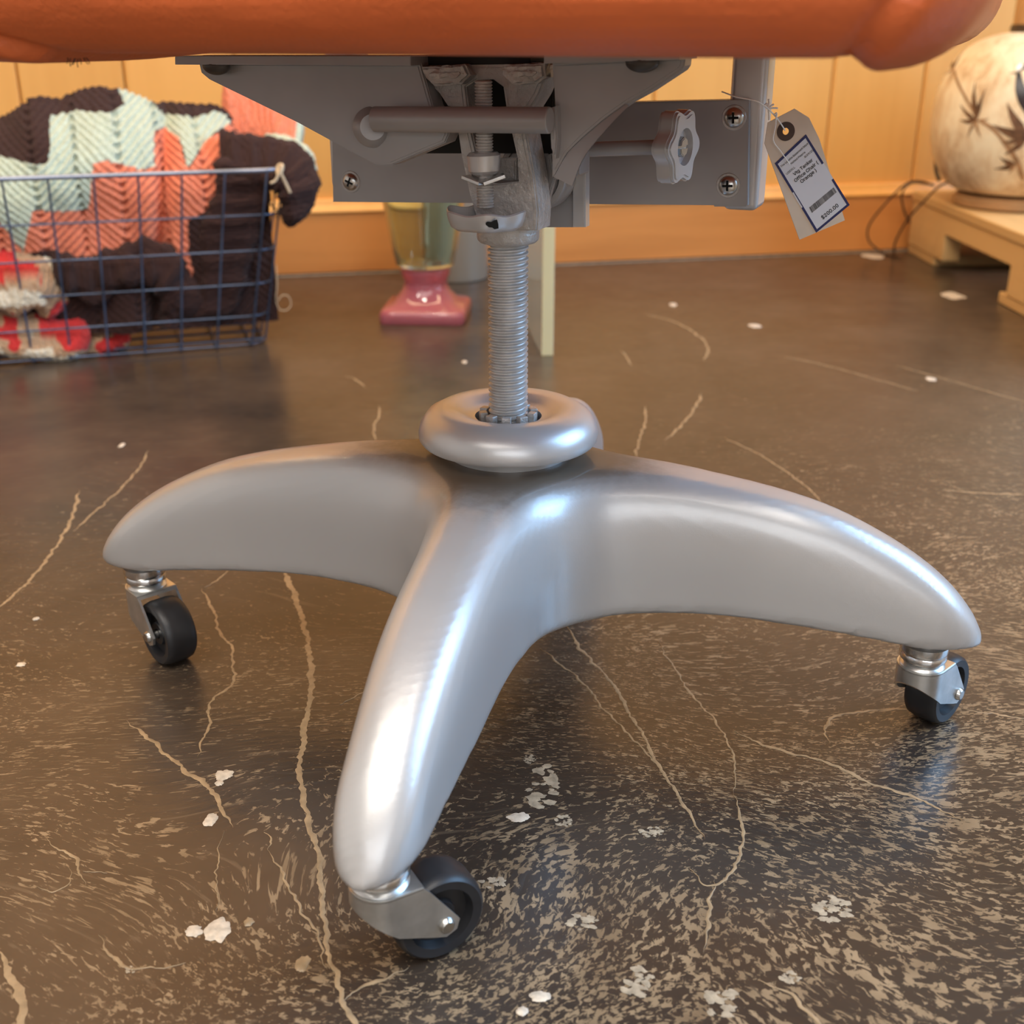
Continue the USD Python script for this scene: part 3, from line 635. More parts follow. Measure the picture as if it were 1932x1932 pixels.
def bar(a, b, w, t):
    a, b = np.array(a), np.array(b); d_ = (b - a); Ln = np.linalg.norm(d_); m = box(0, Ln, -w / 2, w / 2, -t / 2, t / 2, .0004)
    x = d_ / Ln; y = np.cross([0, 0, 1], x); y /= np.linalg.norm(y); zz = np.cross(x, y)
    return T(m, np.stack([x, y, zz], 1), a)
obj('bent_washer', cat_([bar(L(880, 333, -.048), L(912, 346, -.052), .009, .0022), bar(L(911, 346, -.052), L(952, 331, -.046), .009, .0022)]), MATS['zinc'], chair)
hw = L(917, 398, -.042); nn_ = 120; ths = np.linspace(0, 2 * np.pi, nn_, endpoint=False)
lob = .0237 + .0012 * np.cos(6 * ths + .5)
def dishring(rf, z, amp): return np.stack([(lob * rf + amp * 0) * np.cos(ths), (lob * rf) * np.sin(ths), z + amp * np.cos(6 * ths + .5)], -1)
rings = [dishring(.02, -.0105, 0), dishring(.55, -.0108, 0), dishring(.78, -.0102, 0), dishring(.93, -.0078, 0), dishring(1.0, -.0035, .0003), dishring(1.03, .0000, .0009), dishring(1.0, .0008, .0009), dishring(.965, .0, .0009), dishring(.92, -.005, .0), dishring(.76, -.0080, 0), dishring(.3, -.0085, 0), dishring(.02, -.0085, 0)]
hwm = trimesh.Trimesh(np.concatenate(rings) + hw, grid_faces(len(rings), nn_, True), process=False)
hwo = obj('hand_wheel', hwm, S, chair, smooth=50, label='scalloped silver dish-shaped hand wheel')
chip = sg.Polygon([(915, 421), (918, 419), (924, 420), (928, 417), (933, 416), (934, 425), (933, 434), (927, 435), (924, 431), (919, 430), (915, 425)])
vv = []
for x, y in [(924, 426)] + list(np.asarray(chip.segmentize(2.0).exterior.coords)[:-1]):
    q = L(x, y, -.0665); a_ = q[0] - hw[0]; dz_ = q[2] - hw[2]
    r_ = np.interp(dz_, [-.0102, -.0078, -.0035, .0], [.80, .945, 1.012, 1.042]) * (.0237 + .0012)
    vv.append([q[0], hw[1] - math.sqrt(max(r_ ** 2 - a_ ** 2, 1e-9)) - .0004, q[2]])
cp = trimesh.Trimesh(np.array(vv), [[0, i_, i_ % (len(vv) - 1) + 1] for i_ in range(1, len(vv))], process=False)
if (cp.face_normals[:, 1]).sum() > 0: cp.invert()
obj('paint_chip', cp, MATS['black_hole'], hwo, smooth=False, label='black chip on the rim')

# back plate with its screws, knob and uprights
PB = .105
A0, A1 = L(626, 381, PB)[0], L(1413, 187, PB)[0]
Zlo, Zhi = L(1200, 387, PB)[2], L(1300, 190, PB)[2]
pl = [slab([(626, 205), (1413, 188), (1410, 388), (628, 381)], PB, PB + .003, .0008), slab([(626, 205), (629, 205), (631, 381), (628, 381)], PB, PB + .03, .0006), slab([(1409, 188), (1413, 188), (1410, 388), (1406, 388)], PB, PB + .012, .0006),
      slab([(626, 205), (1413, 188), (1413, 191), (626, 208)], PB, PB + .02, .0006), slab([(1345, 200), (1409, 198), (1406, 391), (1345, 391)], PB + .0031, PB + .006, .0005, ref=PB)]
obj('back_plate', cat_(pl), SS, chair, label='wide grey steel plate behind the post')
for s, a in ((0, A1 - .0145), (1, A0 - .0045)):
    tb = box(a, a + .024, PB + .0065, PB + .036, Zlo - .001, .80, .0045)
    obj('back_upright', tb, S, chair, label='square steel tube rising behind the plate')
obj('backrest', box(-.2, .15, PB + .028, PB + .085, .60, .95, .026, 8), MATS['leather'], chair, label='orange leather backrest')
for x, y in ((1385, 222), (1374, 350), (662, 343), (668, 236)):
    p = L(x, y, PB)
    hd = lathe([(0, .0031), (.0022, .0030), (.0044, .0024), (.0060, .0012), (.0066, 0)], 40); cut = cat_([box(-.0036, .0036, -.0008, .0008, .0009, .005), box(-.0008, .0008, -.0036, .0036, .0009, .005)])
    hd = lathe([(0, 0), (.0066, 0), (.0060, .0014), (.0044, .0026), (.0022, .0032), (0, .0033)], 40)
    hm = man(hd) - man(box(-.0036, .0036, -.0008, .0008, .0012, .005)) - man(box(-.0008, .0008, -.0036, .0036, .0012, .005))
    M_ = np.array([[1, 0, 0], [0, 0, -1], [0, 1, 0]]) @ Rz(.5 + x)
    sc = obj('screw', T(tri(hm), M_, p + [0, -.0004, 0]), MATS['screw_steel'], chair)
    xr = cat_([box(-.0034, .0034, -.0007, .0007, .0013, .0021), box(-.0007, .0007, -.0034, .0034, .0013, .0021)])
    obj('cross_recess', T(xr, M_, p + [0, -.0004, 0]), MATS['black_hole'], sc, smooth=False)  # black cross laid in the recess, its shade painted as colour
    rec = lathe([(.0062, .0), (.0082, .0), (.0078, .0007), (.0064, .0007)], 40, True)
    obj('washer', T(rec, M_, p), MATS['cast_metal'], sc)
kd = L(1285, 277, .045)
obj('knob_shaft', cyl(L(1085, 283, .045), kd + [-.004, 0, 0], .0046, 24), SS, chair)
tt = np.linspace(0, 2 * np.pi, 120, endpoint=False)
kp = sg.Polygon(np.stack([(.0217 + .0024 * np.cos(6 * tt)) * np.cos(tt), (.0217 + .0024 * np.cos(6 * tt)) * np.sin(tt)], -1))
km = man(prism(kp, 0, .013, .0028)) - man(cyl((0, 0, .009), (0, 0, .02), .0105, 40, .0125))
KA = .18
xk = np.array([math.cos(KA), -math.sin(KA), 0]); yk_ = np.array([0, 0, 1.0]); zk = xk
Mk = np.stack([np.cross(yk_, zk), yk_, zk], 1)
kn = obj('adjusting_knob', T(tri(km), Mk, kd - zk * .010), S, chair, smooth=35, label='six-lobed silver knob')
nutk = prism(sg.Point(0, 0).buffer(.0062, 2), .006, .0125, .001)
nutk = man(nutk) - man(box(-.01, .01, -.0009, .0009, .0105, .02))
obj('slotted_bolt', T(tri(nutk), Mk, kd - zk * .010), MATS['screw_steel'], kn)
# pivot parts to the right of the collar
obj('pivot_block', slab([(1046, 275), (1085, 272), (1090, 290), (1090, 330), (1080, 337), (1044, 340), (1042, 300)], -.012, .012, .003), SS, chair)
ctr = L(1003, 330, .02); hs = lathe([(0, 0), (.0175, 0), (.0178, .0015), (.0186, .0015), (.0189, 0), (.0222, .001), (.0235, .004), (.0235, .02), (0, .02)], 64)
obj('spring_housing', T(hs, np.array([[1, 0, 0], [0, 0, 1], [0, -1, 0]]) @ np.diag([1, 1, 1.0]), ctr) if False else T(hs, np.array([[1, 0, 0], [0, 0, 1.0], [0, -1, 0]]), ctr), SS, chair, smooth=35)
obj('angle_plate', slab([(1010, 330), (1082, 330), (1082, 429), (1010, 429)], .046, .049, .0006), SS, chair)
obj('angle_flange', slab([(1080, 297), (1104, 297), (1104, 429), (1080, 429)], .040, .05, .0012), S, chair)
obj('curved_rib', slab([(1022, 295), (1040, 290), (1046, 330), (1030, 390), (1020, 400), (1018, 350)], -.002, .006, .002), SS, chair)

# ------------------------------------------------------------------ price tag on its thread
tag_y = .735
tn_ = np.array([.10, -1.0, .06]); tn_ /= np.linalg.norm(tn_)
tp0 = W(1520, 330, tag_y)
def TG(cx, cy, lift=0.0): return plane_hit(1400 + cx / 6.9, 180 + cy / 6.9, tp0 + tn_ * lift, tn_)
ctr_t = TG(800, 900)
tag = thing('price_tag', ctr_t, label='buff paper price tag with white printed sticker hanging from the chair', cat='price tag')
tx = np.cross([0, 0, 1.0], tn_); tx /= np.linalg.norm(tx); tyv = np.cross(-tn_, tx) * -1
tyv = np.cross(tn_, tx); tyv = tyv if tyv[2] > 0 else -tyv
def t2(cx, cy): q = TG(cx, cy) - ctr_t; return (q @ tx, q @ tyv)
def on_tag(m2, lift):                                             # a mesh in tag coordinates, its z = lift from the paper
    v = np.asarray(m2.vertices); m = m2.copy(); m.vertices = v[:, :1] * tx + v[:, 1:2] * tyv + (v[:, 2:3] + lift) * tn_
    if np.dot(np.cross(tx, tyv), tn_) < 0: m.invert()
    return m
def flat(poly, th): return trimesh.creation.extrude_polygon(poly, th, engine='earcut')
hole_c = t2(565, 468); holep = sg.Point(hole_c).buffer(.0020, 16)
outline = sg.Polygon([t2(*p) for p in [(680, 172), (868, 290), (1000, 560), (1335, 1625), (745, 1878), (290, 625), (332, 352)]])
obj('card', on_tag(flat(outline.difference(holep), .0006), 0), MATS['paper'], tag, smooth=False)
obj('eyelet', on_tag(flat(sg.Point(hole_c).buffer(.0055, 24).difference(holep), .0003), .0006), MATS['eyelet_card'], tag, smooth=False, label='dark brown reinforcing ring')
q0, q1, q2, q3 = [np.array(t2(*p)) for p in ((420, 885), (825, 505), (1395, 1425), (960, 1785))]
st = obj('sticker', on_tag(flat(sg.Polygon([q0, q1, q2, q3]), .0002), .0006), MATS['sticker'], tag, smooth=False, label='white sticker with blue border')
def lerp(s, t): return (q0 * (1 - s) + q1 * s) * (1 - t) + (q3 * (1 - s) + q2 * s) * t
bd = .055
brd = sg.Polygon([q0, q1, q2, q3]).difference(sg.Polygon([lerp(bd, bd * .55), lerp(1 - bd, bd * .55), lerp(1 - bd, 1 - bd * .5), lerp(bd, 1 - bd * .5)]))
gapr = sg.Polygon([lerp(.9, .40), lerp(1.1, .40), lerp(1.1, .62), lerp(.9, .62)]).union(sg.Polygon([lerp(-.1, .42), lerp(.035, .42), lerp(.035, .64), lerp(-.1, .64)]))
brd = brd.difference(gapr)
obj('border', cat_([on_tag(flat(g, .00012), .0008) for g in getattr(brd, 'geoms', [brd])]), MATS['navy_ink'], st, smooth=False)
def text(s, c0, c1, bold=False, hfac=1.0):
    m = meshkit.text_mesh(s, 1.0, .02, bold); lo, hi = m.bounds[0, 0], m.bounds[1, 0]
    a, b = np.array(t2(*c0)), np.array(t2(*c1)); d_ = b - a; sc = np.linalg.norm(d_) / (hi - lo); x = d_ / np.linalg.norm(d_); y = np.array([-x[1], x[0]])
    v = m.vertices.copy(); p = a + np.outer((v[:, 0] - lo) * sc, x) + np.outer(v[:, 1] * sc * hfac, y)
    return on_tag(trimesh.Trimesh(np.c_[p, v[:, 2] / .02 * .00012], m.faces, process=False), .0008)
for s, a, b, bo, hf in (('The Lavette Basement Mark', (508, 940), (862, 632), False, 1.1), ('Hatted Pearre', (632, 905), (822, 745), False, 1.0), ('8/29/25', (815, 815), (925, 722), False, 1.0), ('U2E9LL', (580, 1035), (690, 942), False, 1.0),
        ('Vtg Tanker', (676, 1048), (920, 850), True, 1.0), ('Office Chair (', (690, 1132), (990, 885), True, 1.0), ('Orange )', (770, 1145), (968, 985), True, 1.0), ('$200.00', (1045, 1615), (1255, 1440), True, 1.0)):
    obj('lettering', text(s, a, b, bo, hf), MATS['black_ink'], st, smooth=False)
bc = [np.array(t2(*p)) for p in ((868, 1458), (1190, 1192), (1230, 1256), (905, 1528))]
bars = []; s = 0.0
while s < .985:
    w = random.choice((.008, .008, .014, .022)); g = random.choice((.008, .010, .016))
    e = min(1, s + w); f_ = lambda s_, t_: (bc[0] * (1 - s_) + bc[1] * s_) * (1 - t_) + (bc[3] * (1 - s_) + bc[2] * s_) * t_
    bars.append(on_tag(flat(sg.Polygon([f_(s, 0), f_(e, 0), f_(e, 1), f_(s, 1)]), .00012), .0008)); s = e + g
obj('barcode', cat_(bars), MATS['black_ink'], st, smooth=False)
def TS(x, y, lift=.004): return plane_hit(x, y, tp0 + tn_ * lift, tn_) - ctr_t
up_r = [TS(1362, 173, .0), TS(1390, 183, .012), TS(1425, 190, .018), TS(1440, 198, .014), TS(1449, 205, .008), TS(1464, 221, .004), TS(1475, 236, .003), TS(1481, 246, .0012)]
fine = [tube(spline(up_r, 8), .0004, 6), tube(spline([TS(1464, 221), TS(1463, 238), TS(1459, 258), TS(1461, 270), TS(1474, 287), TS(1491, 311)], 8), .00035, 6)]
for pts in ([(1449, 205), (1451, 195), (1450, 187)], [(1449, 205), (1458, 204), (1467, 204)], [(1449, 205), (1443, 200), (1447, 196), (1449, 204)], [(1450, 207), (1451, 216), (1451, 227)], [(1449, 205), (1456, 199), (1460, 197)], [(1461, 217), (1465, 214), (1464, 226)]):
    fine.append(tube(spline([TS(*p, lift=.006) for p in pts], 6), [.0006] * len(spline([TS(*p) for p in pts], 6)), 6))
obj('thread', cat_(fine), MATS['cotton_thread'], tag, smooth=True, label='white cotton thread with a frayed knot')

# ------------------------------------------------------------------ wire basket
B0 = np.array([-.744, 1.647, 0]); dB = np.array([.952, .306, 0]); dB /= np.linalg.norm(dB); nB = np.array([-dB[1], dB[0], 0]); BYAW = math.atan2(dB[1], dB[0])
basket = thing('wire_basket', B0, BYAW, label='blue-grey wire mesh basket full of blankets on the floor', cat='basket')
def BK(x, y, off):                                                # pixel -> basket-local point on the plane local y = off
    q = plane_hit(x, y, B0 + nB * off, nB) - B0
    return np.array([q @ dB, off, q[2]])
rim_a, rim_z = BK(530, 320, -.022)[0], BK(530, 320, -.022)[2]
BA0, BA1, BD = -.26, BK(498, 655, 0)[0], .30
OUT = .024
def ring_pts(f, cr=.03):                                           # rounded rectangle at height fraction f
    o = OUT * f; z = .006 + (rim_z - .006) * f
    g = sg.box(BA0 - o + cr, -o + cr, BA1 + (rim_a + .006 - BA1) * f - cr + .004 * (1 - f), BD + o - cr).buffer(cr, 8)
    return np.array([(x, y, z) for x, y in np.asarray(g.exterior.coords)[:-1]])
for i, f in enumerate((0, .17, .36, .555, .755)):
    obj('wire', tube(ring_pts(f), .0016, 8, True), MATS['basket_wire'], basket, smooth=True)
obj('rim', tube(ring_pts(1.0), .0036, 10, True), MATS['basket_rim_wire'], basket, smooth=True, label='thicker grey rim wire')
dx = .0525; xs_ = BA1 - .018 - dx * np.arange(12)
for x in xs_[xs_ > BA0 + .01]:
    t = (x - (BA0 + BA1) / 2) / ((BA1 - BA0) / 2)
    for y0, y1 in ((-.0022, -OUT - .002), (BD + .002, BD + OUT + .002)):
        obj('wire', tube([(x, y0, .004), (x + (t * (rim_a - BA1) if t > 0 else t * OUT), y1, rim_z)], .0016, 8), MATS['basket_wire'], basket, smooth=True)
for y in np.arange(.03, BD, .055):
    t = (y - BD / 2) / (BD / 2)
    for x0, x1 in ((BA1 + .006, rim_a + .008), (BA0 - .002, BA0 - .002 - OUT)):
        obj('wire', tube([(x0, y, .004), (x1, y + t * OUT, rim_z)], .0016, 8), MATS['basket_wire'], basket, smooth=True)
    obj('wire', tube([(BA0, y, .006), (BA1 + .004, y, .006)], .0016, 8), MATS['basket_wire'], basket, smooth=True)
for x in xs_[xs_ > BA0 + .01]:
    obj('wire', tube([(x, 0, .0045), (x, BD, .0045)], .0017, 6), MATS['basket_wire'], basket, smooth=True)
kt = BK(528, 320, -.026)
tie = [tube(spline([kt + [.004 * math.cos(a), -.0065 * math.sin(a), .0065 * math.cos(a * 1.1)] for a in np.linspace(0, 12, 40)], 2), .0022, 6),
       tube(spline([kt + [0, -.006, 0], kt + [-.008, -.006, -.014], kt + [-.016, -.006, -.018]], 8), .002, 6), tube(spline([kt + [0, -.006, -.004], kt + [.006, -.004, -.018], kt + [.012, -.003, -.033]], 8), .0024, 6)]
obj('twine_tie', cat_(tie), MATS['twine'], basket, smooth=True, label='cream twine knotted round the rim corner')
sl = [BK(521, 500, -.02), BK(523, 535, -.02), BK(521, 565, -.02), BK(527, 583, -.02), BK(540, 585, -.02), BK(549, 575, -.02), BK(545, 560, -.02), BK(533, 557, -.02), BK(524, 568, -.02)]
obj('loose_thread', tube(spline(sl, 8), .0006, 6), MATS['twine'], basket, smooth=True)

# ------------------------------------------------------------------ crocheted zigzag blanket
BROWN, MINT, CORAL = (.045, .020, .016), (.52, .58, .46), (.78, .235, .130)
def cpoly(pts, off): return sg.Polygon([(p[0], p[2]) for p in (BK(x * .3209, 120 + y * .3209, off) for x, y in pts)]).buffer(0)
import shapely
PAT = [(MINT, [(-300, 500), (0, 550), (215, 585), (285, 575), (300, 500), (285, 320), (415, 300), (440, 290), (650, 300), (735, 260), (700, 170), (740, 120), (830, 180), (920, 260), (1000, 340), (985, 400), (905, 405), (900, 600), (830, 615), (700, 590), (620, 560), (550, 580), (545, 820), (430, 850), (340, 845), (215, 830), (180, 1000), (150, 1080), (60, 960), (0, 890), (-300, 800)]),
       (MINT, [(1000, 320), (1180, 330), (1290, 300), (1350, 320), (1385, 370), (1270, 420), (1190, 480), (1100, 600), (1085, 590), (1085, 520), (1060, 440), (985, 400)]),
       (CORAL, [(550, 580), (620, 560), (840, 620), (905, 600), (905, 410), (985, 400), (1060, 440), (1085, 590), (1110, 600), (1200, 470), (1380, 370), (1420, 450), (1290, 500), (1300, 620), (1360, 800), (1200, 840), (1090, 900), (1100, 1100), (1130, 1190), (1100, 1280), (1000, 1220), (960, 1140), (930, 1080), (760, 1085), (600, 1180), (520, 1185), (430, 1140), (370, 1090), (270, 1060), (150, 1090), (200, 840), (340, 845), (520, 840)]),
       (CORAL, [(-300, 800), (0, 890), (60, 960), (150, 1090), (160, 1170), (-300, 1170)])]
def lumpy(a0, a1, outline_px, zlow, y_front, depth, na, nt, seed, amp):
    """a soft heap: a in basket run, profile rising along the front, over the top and down behind."""
    op = np.array([BK(x, y, y_front + depth * .35) for x, y in outline_px]); o = np.argsort(op[:, 0]); op = op[o]
    aa = np.linspace(a0, a1, na); ztop = PC(op[:, 0], op[:, 2], extrapolate=False)(np.clip(aa, op[0, 0], op[-1, 0]))
    tt_ = np.linspace(0, 1, nt)
    zf = np.where(tt_ < .62, tt_ / .62, 1 - (tt_ - .62) / .38 * .8)
    A_, T_ = np.meshgrid(aa, tt_, indexing='ij')
    zc = zlow + (ztop[:, None] - zlow) * np.where(T_ < .62, np.sin(np.clip(T_ / .62, 0, 1) * np.pi / 2) ** .86, 1 - ((T_ - .62) / .38) ** 2 * .85)
    fz = np.clip((zc - zlow) / np.maximum(ztop[:, None] - zlow, .02), 0, 1)
    yc = y_front + np.where(T_ < .62, depth * .5 * np.clip((zc - rim_z * .82) / np.maximum(ztop[:, None] - rim_z * .82, .03), 0, 1) ** 2.2, depth * (.5 + .5 * ((T_ - .62) / .38)))
    n1 = meshkit.fbm(np.stack([A_ * 9 + zc * 2, zc * 5, T_ * 2 + seed], -1), 3, seed) - .5
    yc = yc + n1 * amp * 2
    zc = zc + (meshkit.fbm(np.stack([A_ * 14, T_ * 3 + seed, zc * 0], -1), 2, seed + 5) - .5) * amp * .5
    return A_, yc, zc
def emit(name, A_, Yc, Zc, colfun, parent, matn, rib, seed, **kw):
    n, k_ = A_.shape; p = np.stack([A_, Yc, Zc], -1)
    du, dv = np.gradient(p, axis=0), np.gradient(p, axis=1); nr = np.cross(du, dv); nr /= np.maximum(np.linalg.norm(nr, axis=-1, keepdims=True), 1e-12)
    nr *= np.sign((nr[n // 2, k_ // 4] * np.array([0, -1, .2])).sum())
    col, hgt = colfun(A_, Zc, Yc)
    p = p + nr * (hgt[..., None] * rib)
    fz = meshkit.fbm(p * 420, 2, seed) - .5
    p = p + nr * (fz * .0035)[..., None]
    f = grid_faces(n, k_); tm = trimesh.Trimesh(p.reshape(-1, 3), f, process=False)
    fn = np.cross(p[1:, :-1] - p[:-1, :-1], p[:-1, 1:] - p[:-1, :-1]); 
    if (fn * nr[:-1, :-1]).sum() < 0: tm.faces = tm.faces[:, ::-1]
    return obj(name, tm, MATS[matn], parent, colors=col.reshape(-1, 3), **kw)
blanket = thing('crochet_blanket', B0, BYAW, label='zigzag crocheted blanket in coral, mint and dark brown heaped in the basket', cat='blanket')
pats = [(c, cpoly(q, .06)) for c, q in PAT]
def zigzag(A_, Z_, Y_):
    jit = (meshkit.fbm(np.stack([A_ * 260, Z_ * 260, A_ * 0], -1), 2, 2) - .5) * .004
    col = np.empty(A_.shape + (3,)); col[:] = BROWN; reg = np.zeros(A_.shape)
    for i, (c, g) in enumerate(pats):
        ins = shapely.contains_xy(g, (A_ + jit).ravel(), (Z_ + jit).ravel()).reshape(A_.shape); col[ins] = c; reg[ins] = i + 1
    # chevron ribs: the rows climb and fall as in the zigzag
    wz = meshkit.fbm(np.stack([A_ * 12, Z_ * 12, A_ * 0 + 4], -1), 3, 31) - .5; Z_ = Z_ + wz * .022; A_ = A_ + wz * .012
    per = .115; ph = np.abs(((A_ + .03) / per) % 1.0 - .5) * 2
    row = Z_ + ph * .055
    r = np.sin(row / .0125 * 2 * np.pi)
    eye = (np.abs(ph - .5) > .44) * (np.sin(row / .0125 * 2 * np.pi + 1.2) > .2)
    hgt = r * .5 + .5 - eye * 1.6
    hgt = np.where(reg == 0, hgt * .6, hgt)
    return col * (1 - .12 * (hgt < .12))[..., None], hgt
out_px = [(-120, 250), (-40, 240), (0, 226), (67, 187), (105, 189), (135, 175), (190, 162), (225, 168), (265, 183), (300, 198), (340, 198), (400, 200), (432, 214), (460, 262), (500, 285)]
A_, Y_, Z_ = lumpy(-.22, BK(497, 290, .06)[0], out_px, .03, .022, .24, 430, 430, 3, .030)
# a deep crease runs down beside the middle of the heap; the low front sinks in shadow
cr_ = np.exp(-((A_ - BK(300, 380, .03)[0] - (.18 - Z_) * -.18) / .012) ** 2); Y_ = Y_ + cr_ * .028
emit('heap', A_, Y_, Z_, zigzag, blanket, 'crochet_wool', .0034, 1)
# flap thrown over the right rim: brown with a mint edge, and a coral fold behind
def flapcol(A_, Z_, Y_): 
    col = np.empty(A_.shape + (3,)); col[:] = BROWN; r = np.sin(Z_ / .011 * 2 * np.pi + A_ * 60); return col, r * .5
def sheet(centre, wid, th, n=220, k_=70):
    """a folded strip: centre line (local points) with a width vector; closed flattened section."""
    c = spline(centre, 24); m = np.linspace(0, 1, n); s_ = np.linspace(0, 1, len(c)); c = np.stack([np.interp(m, s_, c[:, i]) for i in range(3)], -1)
    w = np.stack([np.interp(m, np.linspace(0, 1, len(wid)), np.array(wid)[:, i]) for i in range(3)], -1)
    t = np.gradient(c, axis=0); t /= np.linalg.norm(t, axis=1, keepdims=True); q = np.cross(t, w); q /= np.linalg.norm(q, axis=1, keepdims=True)
    an = np.linspace(0, 2 * np.pi, k_, endpoint=False)
    e_ = np.clip(np.minimum(m, 1 - m) / .06, .02, 1) ** .5
    p = c[:, None] + w[:, None] * (np.sign(np.cos(an)) * np.abs(np.cos(an)) ** .6)[None, :, None] * (.6 + .4 * e_)[:, None, None] + q[:, None] * (np.sign(np.sin(an)) * np.abs(np.sin(an)) ** .8)[None, :, None] * th * e_[:, None, None]
    return p, m, an
def fold(name, centre, wid, th, colfun, rib=.003, seed=1, lump=.012, **kw):
    p, m, an = sheet(centre, wid, th); n, k_ = p.shape[:2]
    ctr = p.mean(1, keepdims=True); nr = p - ctr; nr /= np.maximum(np.linalg.norm(nr, axis=-1, keepdims=True), 1e-9)
    col, hg = colfun(m[:, None] + 0 * an[None], an[None] + 0 * m[:, None], p)
    p = p + nr * ((meshkit.fbm(p * 16 + seed, 3, seed) - .5) * lump * 2 + hg * rib + (meshkit.fbm(p * 300, 3, seed) - .5) * .0075)[..., None]
    f = grid_faces(n, k_, True); tm = trimesh.Trimesh(p.reshape(-1, 3), f, process=False)
    if tm.volume < 0: tm.invert()
    return obj(name, tm, MATS[kw.pop('matn', 'crochet_wool')], blanket if 'parent' not in kw else kw.pop('parent'), colors=col.reshape(-1, 3), **kw)
def cB(m, an, p): c = np.empty(p.shape); c[:] = BROWN; return c, np.sin(m * 50) * .6
def cC(m, an, p):
    c = np.empty(p.shape); c[:] = CORAL; c[m > .86] = MINT
    ph = np.abs((p[..., 0] / .08) % 1 - .5) * 2; return c, np.sin((p[..., 2] + ph * .04) / .0115 * 2 * np.pi) * .7
def cM(m, an, p): c = np.empty(p.shape); c[:] = MINT; return c, np.sin(m * 46) * .7
Q = lambda x, y, off: BK(x, y, off)
fold('coral_fold', [Q(425, 250, .16), Q(470, 225, .17), Q(530, 245, .15), Q(568, 285, .13)], [(.0, .03, .06), (0, .03, .055), (.01, .03, .05), (.014, .03, .038)], .024, cC, seed=4, label='coral chevron fold at the back')
fold('mint_edge', [Q(500, 272, .07), Q(545, 278, .06), Q(578, 300, .05), Q(588, 345, .045)], [(0, .03, .008), (0, .03, .008), (.008, .03, .006), (.008, .03, 0)], .010, cM, .002, 6, .004, label='mint green edge of the hanging fold')
fold('hanging_fold', [Q(418, 292, .045), Q(455, 298, .03), Q(505, 303, .025), Q(548, 320, .012), Q(566, 360, .0), Q(546, 428, .0)], [(0, .015, .040), (0, .015, .034), (.006, .015, .034), (.028, .015, .024), (.032, .015, .006), (.006, .01, 0)], .016, cB, .003, 8, .008, label='dark brown fold hanging over the basket rim')
fold('brown_fold', [Q(445, 295, .02), Q(455, 370, .02), Q(430, 440, .022), Q(425, 520, .02), Q(390, 610, .03)], [(.034, 0, 0), (.04, .0, 0), (.045, 0, 0), (.036, 0, 0), (.03, 0, 0)], .016, cB, .003, 9, .010, label='dark brown fold inside the right front')
fold('brown_ruffle', [Q(95, 490, .012), Q(130, 520, .014), Q(180, 535, .016), Q(230, 500, .014), Q(280, 490, .016), Q(330, 530, .018), Q(350, 600, .02)], [(0, .006, .014), (.004, .006, .03), (0, .006, .04), (0, .006, .032), (0, .006, .036), (.03, .006, .02), (.032, .006, 0)], .012, cB, .004, 11, .022, label='dark brown ruffle across the lower front')

# red and tan fleece below it
RED, TAN, CREAM = (.52, .030, .025), (.42, .25, .14), (.66, .55, .40)
fleece = thing('floral_fleece', B0, BYAW, label='red and tan printed fleece blanket under the crochet, basket lower left', cat='blanket')
def cF(m, an, p):
    v_ = meshkit.fbm(p * np.array([20, 12, 20]) + 3, 3, 21); c = np.empty(p.shape); c[:] = TAN; c[v_ > .53] = RED; c[(v_ < .40)] = CREAM
    return c, np.zeros(p.shape[:2])
fold('fold', [Q(-120, 530, .02), Q(-40, 515, .018), Q(20, 530, .016), Q(75, 530, .018), Q(110, 590, .03)], [(0, .02, .045), (0, .02, .045), (0, .02, .05), (.01, .02, .04), (.02, .02, .01)], .02, cF, .003, 13, .014, matn='printed_fleece', parent=fleece)
fold('fold', [Q(-120, 640, .018), Q(-40, 625, .02), Q(40, 640, .018), Q(110, 645, .02), Q(170, 620, .03)], [(0, .02, .03), (0, .02, .035), (0, .02, .032), (.0, .02, .028), (0, .02, .016)], .02, cF, .003, 15, .014, matn='printed_fleece', parent=fleece)
fold('fold', [Q(160, 640, .05), Q(200, 632, .05), Q(245, 625, .06)], [(0, .02, .02), (0, .02, .02), (0, .02, .012)], .014, cF, .003, 17, .008, matn='printed_fleece', parent=fleece)

# ------------------------------------------------------------------ goblet vase, glass cylinder, acrylic panel
gy = 1.975; gx = W(803, 520, gy)[0]
gob = thing('goblet_vase', (gx, gy, 0), -.06, label='glass goblet vase with clear bowl and pink square foot', cat='vase')
bz = W(803, 508, gy - .05)[2] - .004
br_ = .5 * (W(878, 385, gy)[0] - W(714, 385, gy)[0]); b1 = .5 * (W(865, 480, gy)[0] - W(743, 480, gy)[0])
bowl_o = [(0, bz), (.030, bz), (.048, bz + .003), (b1 * .93, bz + .012), (b1, bz + .028), (b1 + (br_ - b1) * .5, bz + .08), (br_, bz + .13), (br_ + .006, bz + .20), (br_ + .008, bz + .225)]
bowl = bowl_o + [(br_ + .0065, bz + .227), (br_ + .004, bz + .225), (br_ + .002, bz + .20)] + [(max(r - .0045, 0), z + .004) for r, z in bowl_o[::-1][2:]]
obj('bowl', lathe(bowl, 96), MATS['green_glass'], gob, smooth=40, label='clear greenish glass bowl')
def sq(r, e, n=96):
    t = np.linspace(0, 2 * np.pi, n, endpoint=False); k_ = (np.abs(np.cos(t)) ** e + np.abs(np.sin(t)) ** e) ** (-1 / e); return np.stack([r * k_ * np.cos(t), r * k_ * np.sin(t)], -1)
fw = .073
